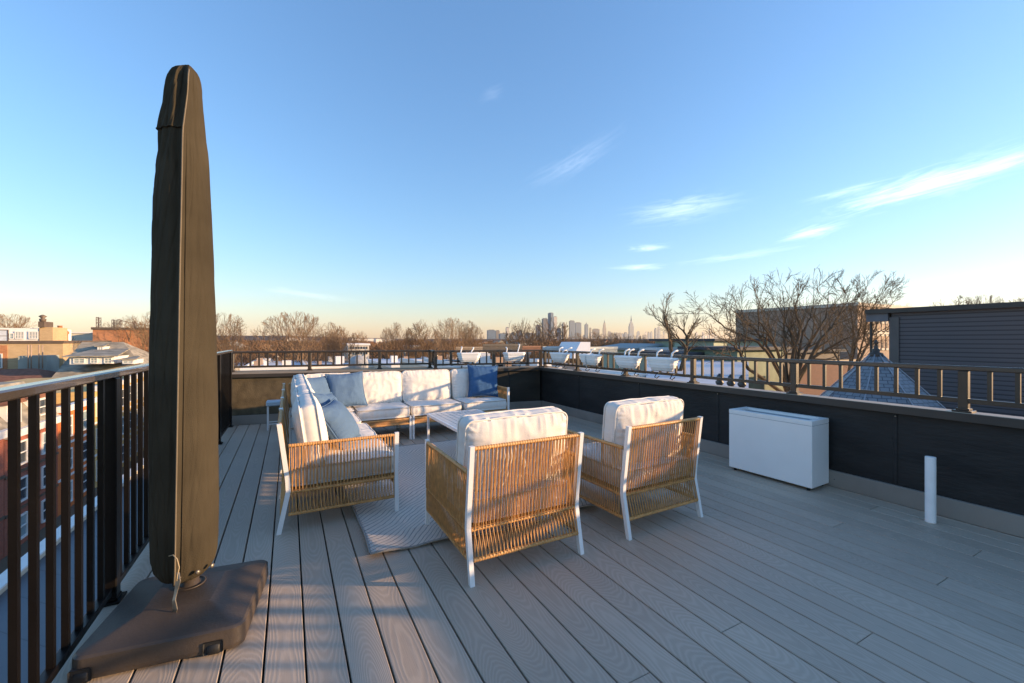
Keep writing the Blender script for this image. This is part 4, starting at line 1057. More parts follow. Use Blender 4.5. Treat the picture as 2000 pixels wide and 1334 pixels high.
m=MB(); m.add(vs,fs); m.uv['board']=uv; rf=m.build('roof',slate_mat(),t)
m=MB()
for k in range(n): m.tube([(TX[0]+(r+.01)*cos(ph+2*pi*k/n),TX[1]+(r+.01)*sin(ph+2*pi*k/n),zap+z+.004) for (r,z) in prf],.009,6)
m.build('hip_ridge',mat('lead_grey',(.30,.33,.37),.4,.3),rf)
m=MB(); m.lathe([(.10,-.08),(.10,0),(.05,.02),(.06,.06),(.03,.09),(.02,.16),(.035,.18),(.01,.24)],(TX[0],TX[1],zap),12); m.build('finial',M_copdark,t)
m=MB(); m.lathe([(2.0,GZ),(2.0,zap-2.5)],(TX[0],TX[1],0),8); m.build('wall',M_redb,t)
# big brick building
cX,cY=wxy(1675,45); zt=zat(597,45); yl=rayY(1437,cX)
t=empty('school_building',(cX+8,cY+8,GZ),0,'big flat-roofed brown brick building with a sunlit end wall of narrow paired windows','building')
m=MB(); m.box(cX,cX+30,cY,yl,GZ,zt); m.build('wall',M_brnb,t)
m=MB(); m.box(cX-.15,cX+30.1,cY-.15,yl+.1,zt,zt+.35); m.build('parapet_cap',M_cream,t)
d_=45
for (ya_,yb_) in ((632,645),(656.5,680)):
    for (a,b) in ((1703.5,1706.5),(1712.5,1715.5),(1721,1724.5),(1729.5,1732.5),(1737.5,1740),(1744.5,1747.5)):
        X0,X1=rayX(a,cY),rayX(b,cY); dd=dep_of(cX,cY); 
        m=MB(); dq=dep_of(X0,cY); m.box(X0,X1,cY-.04,cY+.02,zat(yb_,dq),zat(ya_,dq)); w=m.build('window',M_glass,t)
        m=MB(); m.box(X0-.12,X1+.12,cY-.12,cY-.001,zat(yb_,dq)-.22,zat(yb_,dq)-.001); m.build('sill',M_cream,w); m=MB(); m.box(X0-.12,X1+.12,cY-.08,cY-.001,zat(ya_,dq)+.001,zat(ya_,dq)+.25); m.build('lintel',M_cream,w)
m=MB(); m.box(cX+1.5,cX+28,cY-.12,cY-.002,zat(650,d_)-.1,zat(650,d_)+.25); m.build('string_course',M_cream,t)
# ------------------------------------------------------------------ beyond the right parapet: roofs
t=empty('neighbouring_building',(9.0,5,GZ),0,'low building with a white ribbed metal roof and three dark vents beyond the right railing','building')
m=MB()
def quad_roof(x0,x1,dn,df,z):
    a=wxy(x0,dn);b=wxy(x1,dn);c=wxy(x1,df);e=wxy(x0,df); return [a,b,c,e]
q=quad_roof(1262,1462,12.5,40,-.5)
m.prism(q,GZ,-.62); m.build('wall',M_cream,t)
m=MB(); m.prism(q,-.61,-.5)
def wave_roof():
    mm=bpy.data.materials.new('white_ribbed_roof'); mm.use_nodes=True; nt=mm.node_tree; N=nt.nodes; L=nt.links; b=N['Principled BSDF']; b.inputs['Roughness'].default_value=.5
    tc=N.new('ShaderNodeTexCoord'); mp=N.new('ShaderNodeMapping'); mp.inputs['Rotation'].default_value=(0,0,TH+.08); L.new(tc.outputs['Object'],mp.inputs[0])
    wv=N.new('ShaderNodeTexWave'); wv.bands_direction='Y'; wv.inputs['Scale'].default_value=.55; wv.inputs['Distortion'].default_value=.6; wv.inputs['Detail'].default_value=3; wv.inputs['Detail Scale'].default_value=.4
    L.new(mp.outputs[0],wv.inputs['Vector']); rp=N.new('ShaderNodeValToRGB'); rp.color_ramp.elements[0].color=(.34,.37,.43,1); rp.color_ramp.elements[1].color=(.66,.68,.73,1); rp.color_ramp.elements[1].position=.55
    L.new(wv.outputs[0],rp.inputs[0]); L.new(rp.outputs[0],b.inputs['Base Color']); bp=N.new('ShaderNodeBump'); bp.inputs['Distance'].default_value=.15; bp.inputs['Strength'].default_value=.6; L.new(wv.outputs[0],bp.inputs['Height']); L.new(bp.outputs[0],b.inputs['Normal']); return mm
m.build('roof',wave_roof(),t)
for x,y in ((1405.5,754),(1427.5,756),(1449,758)):
    dd=F*(H+.5)/(y-664); X,Y=wxy(x,dd)
    v=MB(); v.lathe([(.07,0),(.14,.10),(.15,.16),(.09,.24),(.13,.30),(.09,.40),(.03,.48)],(X,Y,-.499),12); v.build('vent',mat('dark_vent_metal',(.06,.055,.05),.4,.5),t)
X,Y=wxy(1338,14.6)
v=MB(); M_=Matrix.Translation((X,Y,-.5))@Matrix.Rotation(-TH,4,'Z')@Matrix.Rotation(pi/2,4,'X')
v.add([M_@Vector((.18*cos(pi*k/12),.26*sin(pi*k/12),zz)) for zz in (-.2,.2) for k in range(13)],[tuple(range(13)),tuple(range(13,26))[::-1]]+[(k,k+1,k+14,k+13) for k in range(12)]); v.build('roof_hood',mat('grey_hood',(.30,.29,.26),.5),t)
# green metal buildings
def gblock(name,label,x0,x1,dep,ytop,ln,mw,roofm,ybot=None,over=.5,cat='building',slope=0,wide=None):
    X0,Y0=wxy(x0,dep); Y=Y0; X1=rayX(x1,Y); d=dep; zt=zat(ytop,dep); zb=GZ if ybot is None else zat(ybot,dep)
    t=empty(name,((X0+X1)/2,Y,zb),0,label,cat)
    m=MB(); m.box(X0,X1,Y,Y+ln,zb,zt); m.build('wall',mw,t)
    m=MB(); m.add([(X0-over,Y-over,zt),(X1+over,Y-over,zt+slope),(X1+over,Y+ln+over,zt+slope),(X0-over,Y+ln+over,zt),(X0-over,Y-over,zt+.25),(X1+over,Y-over,zt+.25+slope),(X1+over,Y+ln+over,zt+.25+slope),(X0-over,Y+ln+over,zt+.25)],[(0,3,2,1),(4,5,6,7),(0,1,5,4),(1,2,6,5),(2,3,7,6),(3,0,4,7)]); m.build('roof',roofm,t)
    return t,X0,X1,Y,zt
M_dk=mat('dark_roof_felt',(.06,.06,.065),.8,0,.2,1)
gblock('shed','pale green metal-clad building with a thin dark roof in front of the brown brick building',1394,1500,44,666,8,M_green,M_dk)
gblock('shed','green shed with a long white roof edge behind the planter boxes',1282,1395,46,684,7,M_dgreen,M_wtrim)
gblock('shed','low dark-roofed green shed between the bare trees and the railing',1330,1440,36,694,5,M_green,M_dk)
gblock('shed','mossy green metal wall beside the large bare tree',1440,1530,34,684,5,mat('mossy_green_metal',(.16,.20,.13),.7,0,.25,1),M_dk)
gblock('shed','small grey-green gabled shed behind the gnarled tree',1242,1282,48,684,6,M_green,mat('grey_shed_roof',(.25,.27,.27),.6),slope=.5)
gblock('garden_wall','dark red brick wall behind the large bare tree and the turret',1560,1705,30,712,.6,brick('dull_red_brick',(.15,.065,.045),(.12,.055,.04),(.13,.08,.065),2.5),M_copper,over=.05,cat='wall')
gblock('flat_roofed_building','low dark building between the ribbed roof and the school wall',1500,1640,38,690,8,mat('dark_render',(.12,.10,.085),.8,0,.2,1),M_dk)
# roof terrace fences and the white stair bulkhead (seen over the railing)
def fence(x0,x1,dep,y0,y1,label,mt_,cat='fence',n=30):
    a=wxy(x0,dep); Y=a[1]; Xa,Xb=a[0],rayX(x1,Y); z1=zat(y0,dep); z0=zat(y1,dep)
    t=empty('fence',((Xa+Xb)/2,Y,z0),0,label,cat)
    m=MB(); w=(Xb-Xa)/n
    for i in range(n): m.box(Xa+w*i+.01,Xa+w*(i+1)-w*.22,Y,Y+.03,z0,z1)
    m.build('picket_panel',mt_,t)
    m=MB(); m.box(Xa,Xb,Y-.05,Y-.001,z1-.12,z1+.02); m.box(Xa,Xb,Y+.031,Y+.06,z0+.1,z0+.2); m.build('top_bar',mt_,t)
fence(943,1020,30,672.5,688,'dark slatted roof fence left of the corner of the deck',mat('dark_fence',(.09,.08,.07),.6),n=40)
fence(1020,1056,34,676,688,'thin rusty roof fence behind the deck corner',mat('rusty_fence',(.22,.11,.07),.7),n=24)
fence(1060,1124,26,677,690,'pale corrugated roof fence right of the deck corner',mat('pale_corrugated',(.42,.46,.45),.5),n=46)
fence(1152,1206,26,678,691,'pale green-grey corrugated fence right of the white bulkhead',MATS['pale_corrugated'],n=40)
fence(890,943,34,678,688,'weathered low roof fence left of the dark slatted one',mat('weathered_fence',(.25,.20,.15),.8),n=26)
t=empty('roof_bulkhead',(*wxy(1138,25),GZ),0,'white metal stair bulkhead with a sloping roof behind the railing','bulkhead')
a=wxy(1124,25); Y=a[1]; Xa,Xb=a[0],rayX(1153,Y); Xm=rayX(1134,Y); z1=zat(668,25); z0=zat(700,25)
m=MB(); m.add([(Xa-.25,Y,z0),(Xb,Y,z0),(Xb,Y,z1),(Xm,Y,z1),(Xa-.25,Y+2,z0),(Xb,Y+2,z0),(Xb,Y+2,z1),(Xm,Y+2,z1)],[(0,1,2,3),(7,6,5,4),(1,5,6,2),(3,2,6,7),(0,3,7,4),(0,4,5,1)])
m.build('bulkhead_shell',slats('white_ribbed_metal',(.74,.76,.80),.25,.85,False,.4,.1),t)
# white and grey flat roofs near the far railing
def flat(name,label,x0,x1,dn,df,z,mr,mw=M_cream,cat='building',clutter=0,seed=0):
    a=wxy(x0,dn); Xa,Y0=a; Xb=rayX(x1,Y0); ln=(df-dn)
    t=empty(name,((Xa+Xb)/2,Y0,GZ),0,label,cat,None)
    m=MB(); m.box(Xa,Xb,Y0,Y0+ln,GZ,z-.02); m.build('wall',mw,t)
    m=MB(); m.box(Xa+.2,Xb-.2,Y0+.2,Y0+ln-.2,z-.02,z+.02); m.build('roof',mr,t)
    m=MB(); m.box(Xa-.05,Xb+.05,Y0-.05,Y0+.19,z-.019,z+.3); m.box(Xa-.05,Xa+.19,Y0+.2,Y0+ln,z-.019,z+.3); m.box(Xb-.19,Xb+.05,Y0+.2,Y0+ln,z-.019,z+.3); m.build('parapet',M_wtrim,t)
    rr=random.Random(seed)
    for i in range(clutter):
        x=rr.uniform(Xa+1,Xb-1); y=rr.uniform(Y0+1,Y0+ln-1); s=rr.uniform(.25,.7); h=rr.uniform(.4,1.2)
        m=MB()
        if i%3==0: m.box(x-s,x+s,y-s,y+s,z+.021,z+h); nm='skylight'
        elif i%3==1: m.lathe([(.12,0),(.12,h),(.22,h),(.22,h+.15)],(x,y,z+.021),8); nm='vent'
        else: m.box(x-s*.5,x+s*.5,y-s*.4,y+s*.4,z+.021,z+h*1.3); nm='chimney'
        m.build(nm,(M_wtrim,M_steel,M_brnb)[i%3],t)
    return t
flat('flat_roofed_building','building with a snow-white flat roof behind the left part of the far railing',470,600,44,66,-2.0,M_roofwhite,clutter=7,seed=1)
flat('flat_roofed_building','white-roofed building with small chimneys behind the middle of the far railing',604,760,52,72,-2.3,M_roofwhite,clutter=9,seed=2)
flat('flat_roofed_building','long white-roofed building behind the sofa cushions and far railing',765,925,46,68,-1.8,M_roofwhite,clutter=8,seed=3)
flat('flat_roofed_building','grey-roofed building below the fences near the deck corner',925,1110,24,42,-.75,M_roofgrey,clutter=4,seed=4)
flat('flat_roofed_building','white-roofed building behind the planter boxes on the right railing',1112,1262,19,42,-.75,M_roofwhite,clutter=6,seed=5)
flat('flat_roofed_building','snowy low roof at the foot of the leftmost tall tree',445,560,80,104,-4.0,M_roofwhite,clutter=5,seed=6)
flat('flat_roofed_building','small white roof behind the second line of roofs',560,700,84,100,-3.6,M_roofwhite,clutter=5,seed=7)
flat('flat_roofed_building','second-line building with a wide white roof below the three bare trees',705,850,80,104,-3.4,M_roofwhite,clutter=5,seed=8)
flat('flat_roofed_building','narrow white-roofed building beside the trees left of the skyline',852,940,84,100,-3.0,M_roofwhite,clutter=4,seed=9)
t,X0,X1,zt,zb,d=block('colonnaded_house','white house with a columned upper floor behind the far railing','house',680,721,98,674.5,12,M_cream,cap=.4)
for k in range(7): win_front(t,97.98,683.5+k*5.2,686.5+k*5.2,677,681.5,False)
for k in range(7): win_front(t,97.98,683.5+k*5.2,686.5+k*5.2,685,692,False)
block('flat_roofed_building','white walled house low between the bare trees at the centre left','house',808,825,130,677,12,M_cream,cap=.3)
# dome-like tank
X,Y=wxy(700,44)
t=empty('water_tank',(X,Y,-2),0,'rounded grey tank standing on the roofs behind the far railing','tank')
m=MB(); m.lathe([(1.0,-1),(1.0,.1),(.92,.5),(.6,.8),(.2,.95),(.01,.98)],(X,Y,-1.3),20); m.build('tank_shell',mat('grey_tank',(.34,.34,.34),.6),t)
# ------------------------------------------------------------------ skyline
def tower_mat(name,c,dark,pz,px_):
    m=bpy.data.materials.new(name); m.use_nodes=True; nt=m.node_tree; N=nt.nodes; L=nt.links; b=N['Principled BSDF']; b.inputs['Roughness'].default_value=.4
    tc=N.new('ShaderNodeTexCoord'); sp=N.new('ShaderNodeSeparateXYZ'); L.new(tc.outputs['Object'],sp.inputs[0])
    ad=N.new('ShaderNodeMath'); ad.operation='ADD'; L.new(sp.outputs[0],ad.inputs[0]); L.new(sp.outputs[1],ad.inputs[1])
    cb=N.new('ShaderNodeCombineXYZ'); L.new(ad.outputs[0],cb.inputs[0]); L.new(sp.outputs[2],cb.inputs[1])
    br=N.new('ShaderNodeTexBrick'); br.offset=0; br.inputs['Scale'].default_value=1; br.inputs['Brick Width'].default_value=px_; br.inputs['Row Height'].default_value=pz; br.inputs['Mortar Size'].default_value=min(px_,pz)*.16
    br.inputs['Color1'].default_value=(*dark,1); br.inputs['Color2'].default_value=(*[k*1.6 for k in dark],1); br.inputs['Mortar'].default_value=(*c,1)
    L.new(cb.outputs[0],br.inputs['Vector']); L.new(br.outputs[0],b.inputs['Base Color']); return m
TM=[tower_mat('glass_tower',(.12,.16,.21),(.05,.08,.12),14,11),tower_mat('stone_tower',(.24,.20,.16),(.09,.085,.08),12,9),tower_mat('dark_tower',(.09,.09,.10),(.05,.055,.07),13,12),tower_mat('pale_tower',(.48,.42,.35),(.22,.21,.21),15,12)]
def tower(x0,xm,x1,yt,Y0,mi,label,name='skyscraper',crown=None,spire=None,group=None,steps=None,mid=None):
    X0,X1=rayX(xm,Y0),rayX(x1,Y0); Y1=rayY(x0,X0) if x0<xm else Y0+(X1-X0)
    d=dep_of((X0+X1)/2,Y0); zt=zat(yt,d); cx,cy=(X0+X1)/2,(Y0+Y1)/2
    t=empty(name,(cx,cy,GZ),0,label,'skyscraper',group)
    m=MB(); m.box(X0,X1,Y0,Y1,GZ,zt); m.build('tower_shaft',TM[mi],t)
    if steps:
        z=zt; 
        for (k,yy) in steps:
            z2=zat(yy,d); hx=(X1-X0)/2*k; hy=(Y1-Y0)/2*k; m=MB(); m.box(cx-hx,cx+hx,cy-hy,cy+hy,z,z2); m.build('setback',TM[mi],t); z=z2
        zt=z
    else:
        k=.34; hx=(X1-X0)*k; hy=(Y1-Y0)*k; h=d*.0014
        m=MB(); m.box(cx-hx,cx+hx,cy-hy,cy+hy,zt,zt+h); m.build('plant_room',TM[2],t)
    if spire:
        m=MB(); m.lathe([((X1-X0)*.10,0),((X1-X0)*.05,(zat(spire,d)-zt)*.5),(1.2,zat(spire,d)-zt)],(cx,cy,zt),8); m.build('spire',TM[0],t)
    return t
B=4600; MT=7600
tower(951,953,968,645,B,0,'broad grey-blue block, first on the left of the city skyline')
tower(968,969,976,646,B+200,1,'tan slab touching the right side of the first broad skyline block')
tower(974,977,991,652,B-300,0,'lower bluish block stepping down right of the tan slab')
tower(987.5,989,994,640,B,3,'slim pale tower with a construction crane beside it')
tower(995,997,1008,655,B,2,'low dark block right of the slim tower with the crane')
tower(1000,1001,1005,649,B+500,1,'small tower rising behind the low dark block')
tower(1008,1009,1020,646,B+300,3,'pale block behind the bare tree in the middle of the skyline')
tower(1024,1026,1044,651,B+200,1,'wide tan block between the two bare trees in the skyline')
tower(1046,1048,1056,635.5,B,2,'dark grey tower left of the tallest pair')
tower(1058,1061,1070,622.5,B+300,2,'grey tower directly left of the tallest tower, behind twigs')
tower(1070,1076,1081,611.5,B,0,'tallest blue-grey tower of the skyline')
tower(1081,1082,1088,619,B-100,3,'cream tower joined to the right side of the tallest one')
tower(1087,1088.5,1096,641.5,B+100,0,'medium grey tower just right of the cream one')
tower(1097,1100,1105,632.5,B,1,'rosy stepped tower between the tallest group and the twin blocks',steps=[(.6,629.5)])
tower(1111.5,1113,1122.5,627,B,0,'left one of the twin flat-topped blue-grey towers')
tower(1122.8,1124,1135.5,630.5,B+200,0,'right one of the twin flat-topped blue-grey towers')
tower(1141.5,1143,1149,634,B,0,'blue tower with a small pyramid top right of the twin towers',steps=[(.6,632.5)],spire=629)
tower(1151,1151.5,1155,641,B+400,1,'thin grey tower beside the brown slab')
tower(1157,1158,1171,643,B,2,'brown-grey slab between the twin towers and the thin spire')
tower(1177,1178,1184,640,MT,1,'distant stepped tower with a thin spire, left of the big spired tower',steps=[(.75,634),(.5,630)],spire=624)
tower(1227.5,1229,1238,637,MT-1500,0,'large stepped tower with a needle spire, the most prominent on the right of the skyline',steps=[(.80,632),(.5,629),(.3,626)],spire=615)
tower(1243.5,1244,1250,649,MT-1000,0,'stepped tower right of the big spired one',steps=[(.6,646.5)])
tower(1255,1256,1263,654.5,MT-800,2,'low grey tower further right of the big spired one')
tower(1278,1280,1284,643,MT-1500,0,'left half of the pale tower pair beside the gnarled tree',steps=[(.7,640.5)])
tower(1284.5,1285.5,1290,638.5,MT-1500,0,'right taller half of the pale tower pair beside the gnarled tree')
tower(1305.5,1307,1317.5,651.5,2200,2,'dark brown block seen through the gnarled tree')
tower(1358,1359,1363.5,650,MT,0,'first of three slim towers seen between the gnarled tree and the brown building')
tower(1371,1372,1376.5,649,MT,0,'second of three slim towers seen between the gnarled tree and the brown building')
tower(1384,1386,1390.5,642.5,MT,1,'tallest of three slim towers, nearest the brown brick building')
t=empty('tower_crane',(rayX(995,B),B,zat(641,dep_of(rayX(995,B),B))),0,'construction crane above the slim pale tower in the skyline','crane')
d=dep_of(rayX(995,B),B); m=MB(); a=(rayX(994,B),B,zat(641,d)); b=(rayX(995.5,B),B,zat(632,d)); c=(rayX(998.5,B),B,zat(626,d)); m.bar(a,b,4); m.bar(b,c,2.5); m.bar((rayX(992.8,B),B,zat(631.5,d)),b,3); m.build('crane_frame',TM[2],t)
rs=random.Random(11)
for k in range(84):
    x=rs.choice([rs.uniform(1186,1228),rs.uniform(1186,1228),rs.uniform(1240,1300),rs.uniform(1338,1400),rs.uniform(1120,1185),rs.uniform(950,1110)]); w=rs.uniform(2.2,6.0)
    y=rs.uniform(648,658) if x>1185 else rs.uniform(650,658)
    seg='left of the tallest group' if x<1060 else 'right of the tallest group' if x<1120 else 'between the twin blocks and thin spire' if x<1186 else 'between the thin and big spires' if x<1235 else 'just right of the big spired tower' if x<1270 else 'left of the gnarled tree' if x<1310 else 'between gnarled tree and brown school building'
    mi=rs.choice([0,1,2,3]); tower(x,x+w*.15,x+w,y,rs.uniform(MT-1200,MT+1500) if x>1185 else rs.uniform(4900,6200),mi,'%s hazy high-rise in the skyline %s'%(('short' if y>654 else 'taller')+' '+('bluish','tan','dark','pale')[mi],seg),group='small hazy high-rises of the distant skyline')
# far ridge on the left and long white sheds on the horizon
m=MB(); vs=[]; fs=[]
N_=160
for i in range(N_+1):
    x=-350+i*(1500+350)/N_; dep=2600
    X,Y=wxy(x,dep); X2,Y2=wxy(x,dep+900); X3,Y3=wxy(x,dep-700)
    hh=664-(655.5 if x<560 else 655.5+6.5*min(1,(x-560)/220)) + 1.2*noise.noise(Vector((x*.013,0,0)))+.6*noise.noise(Vector((x*.06,3,0)))
    if x>950: hh=2.2
    z=H+hh*dep/F
    vs+= [(X3,Y3,GZ-.5),(X,Y,z),(X2,Y2,GZ-.5)]
for i in range(N_): a=i*3; fs+=[(a,a+3,a+4,a+1),(a+1,a+4,a+5,a+2)]
m.add(vs,fs,True); tag(m.build('hills',mat('wooded_hill',(.13,.080,.055),.95,0,.35,.01,0,1,.1,detail=12)),kind='structure')
for (x0,x1,y,dep,lab) in ((688,730,661.5,900,'long white shed on the horizon left of centre'),(735,770,662,950,'second long white shed on the horizon beside the trees'),(560,600,660,1000,'pale low block on the horizon behind the widest bare tree')):
    block('shed',lab,'building',x0,x1,wxy((x0+x1)/2,dep)[1],y,60,mat('far_white_wall',(.7,.66,.6),.7),roof=M_roofwhite)
# ------------------------------------------------------------------ bare trees
def grow(seed,height=12,spread=5,trunk=.25,limbs=7,kids_=(7,6,5),up=.45,r0=.16,twig=.012,gn=.12,cz=.60,rz=.41,tl=1.0):
    rg=random.Random(seed); T=MB(); C=MB()
    def rv(): return Vector((rg.uniform(-1,1),rg.uniform(-1,1),rg.uniform(-1,1)))
    E=Vector((spread,spread,height*rz)); EC=Vector((0,0,height*cz))
    def reach(p,d):
        q=p-EC; A=sum((d[i]/E[i])**2 for i in range(3)); B=sum(q[i]*d[i]/E[i]**2 for i in range(3)); Cc=sum((q[i]/E[i])**2 for i in range(3))-1
        D=B*B-A*Cc
        if D<=0: return 0.3
        return max(.15,(-B+sqrt(D))/A)
    def branch(p,d,L,r,lvl,tgt):
        n=(5 if lvl==1 else 4) if lvl<3 else 3
        pts=[p]; rr=[r]; q=p.copy(); dd=d.copy()
        for i in range(n):
            w=Vector((0,0,up*(.16 if lvl==1 else .06)))
            dd=(dd+rv()*(gn if lvl<3 else gn*1.5)+w).normalized()
            q=q+dd*(L/n); pts.append(q.copy()); rr.append(max(twig,r*(1-(.9 if lvl else .3)*(i+1)/n)))
        tgt.tube(pts,rr,(6 if lvl<=1 else 4 if lvl==2 else 3),False,lvl<3)
        return pts,rr,dd
    def rec(p,d,L,r,lvl):
        if lvl>0: L=min(L,reach(p,d)*rg.uniform(.80,1.03))
        pts,rr,dd=branch(p,d,L,r,lvl,T if lvl==0 else C)
        if lvl==0: return pts
        if lvl>len(kids_): return
        nk=kids_[lvl-1]
        for k in range(nk):
            f=.22+.76*(k+rg.random()*.7)/nk; f=min(f,.98)
            i=min(int(f*(len(pts)-1)),len(pts)-2); g=f*(len(pts)-1)-i
            b=pts[i].lerp(pts[i+1],g); base=(pts[i+1]-pts[i]).normalized()
            out=rv(); out=(out-base*out.dot(base)).normalized()
            a=rg.uniform(.40,.78); nd=(base*cos(a)+out*sin(a)+Vector((0,0,up*.14))).normalized()
            l2=L*rg.uniform(.42,.66)*(1.15-.5*f)*tl; r2=max(twig,(rr[i]*(1-g)+rr[i+1]*g)*.60)
            rec(b,nd,l2,r2,lvl+1)
    th=height*trunk
    pts=rec(Vector((0,0,0)),Vector((0,0,1)),th,r0*1.25,0)
    top=pts[-1]
    for k in range(limbs):
        a=2*pi*(k+rg.random()*.6)/limbs; tilt=rg.uniform(.12,1.0)*math.atan2(spread*1.15,height*(cz+.12-trunk))
        d=Vector((sin(tilt)*cos(a),sin(tilt)*sin(a),cos(tilt)))
        st=top.lerp(pts[-2],rg.random()*.6)
        rec(st,d,height,r0*rg.uniform(.42,.68),1)
    return T,C
M_bark=mat('bare_bark',(.185,.125,.078),.9,0,.25,4,0,1,.1)
M_twig=mat('bare_twigs',(.23,.155,.095),.9,0,.2,.5,0,1,.1)
M_twigd=mat('dark_twigs',(.155,.112,.070),.9,0,.2,.5,0,1,.1)
M_barkd=mat('dark_bark',(.12,.088,.058),.9,0,.25,4,0,1,.1)
def mesh_of(mb,name,mt_):
    me=bpy.data.meshes.new(name); me.from_pydata([tuple(v) for v in mb.v],[],mb.f); me.polygons.foreach_set('use_smooth',mb.sm); me.materials.append(mt_); return me
SPEC={}
def species(key,dark=False,**kw):
    T,C=grow(**kw); SPEC[key]=(mesh_of(T,'trunk',M_barkd if dark else M_bark),mesh_of(C,'crown',M_twigd if dark else M_twig),kw['height'])
def tree(key,x,ytop,dep,label,sc=1.0,rz=0.0,wide=1.0,group='bare winter trees beyond the deck',name='bare_tree'):
    X,Y=wxy(x,dep); zt=zat(ytop,dep); me1,me2,h=SPEC[key]; s=(zt-GZ)/h
    t=empty(name,(X,Y,GZ),rz,label,'tree',group); t.scale=(s*wide,s*wide,s)
    for nm,me in (('trunk',me1),('crown',me2)):
        o=bpy.data.objects.new(nm,me); COL.objects.link(o); o.parent=t
    return t
species('vase',seed=5,height=12,spread=5.0,trunk=.20,limbs=9,kids_=(7,6,4),up=.5,r0=.22,twig=.013,gn=.10,cz=.62,rz=.385)
species('round',seed=9,height=12,spread=4.2,trunk=.28,limbs=8,kids_=(7,6,4),up=.35,r0=.20,twig=.013,cz=.62,rz=.385)
species('tall',seed=14,height=12,spread=2.5,trunk=.25,limbs=7,kids_=(8,6,4),up=.8,r0=.16,twig=.012,cz=.6,rz=.41)
species('near2',dark=True,seed=31,height=14,spread=5.0,trunk=.45,limbs=7,kids_=(7,6,4),up=.45,r0=.17,twig=.0065,gn=.14,cz=.72,rz=.285)
tree('vase',577,609,62,'widest bare vase-shaped tree left of the middle of the far railing')
tree('round',640,629,70,'bare tree directly right of the widest one',rz=1.0,wide=.72)
tree('round',662,636,66,'lower bare tree on the right flank of the widest one',rz=2.2,wide=.70)
tree('tall',700,645,120,'small distant bare tree between the left group and the middle group',rz=.4,wide=1.3)
tree('round',776,629,72,'left one of the three middle bare trees, with a dark ivy patch',rz=3.0,wide=.72)
tree('tall',826,624,75,'middle one of the three middle bare trees, slender',rz=2.0,wide=1.25)
tree('vase',880,620,66,'right one of the three middle bare trees, left of the skyline',rz=2.4,wide=.70)
tree('round',912,626,85,'thin bare tree overlapping the right one of the middle group',rz=.9,wide=.75)
tree('tall',1027,622,42,'pale twiggy bare tree in front of the left half of the skyline',rz=1.6,wide=1.05)
tree('tall',1071,619,38,'bare tree in front of the tallest skyline towers',rz=3.3,wide=1.25)
tree('round',1122,650,70,'low bare tree right of the tallest towers',rz=.3,wide=.8)
tree('round',1160,648,60,'low bare tree below the twin towers, behind the white bulkhead',rz=1.9)
tree('vase',1195,650,66,'low spreading bare tree left of the big spired tower',rz=.8,wide=.8)
tree('vase',1240,655,60,'lowest spreading bare tree behind the planter boxes',rz=2.9,wide=.8)
tree('vase',438,611,58,'bare tree just right of the umbrella cover',rz=4.0,wide=.75)
tree('near2',256,616,88,'bare tree in front of the orange brick building, left of the umbrella',rz=5.0,wide=.95)
tree('round',285,609,70,'bare tree mostly hidden behind the umbrella cover',rz=1.2,wide=.8)
tree('vase',22,613,125,'bare tree behind the white penthouse at the left edge',rz=.5,wide=.95)
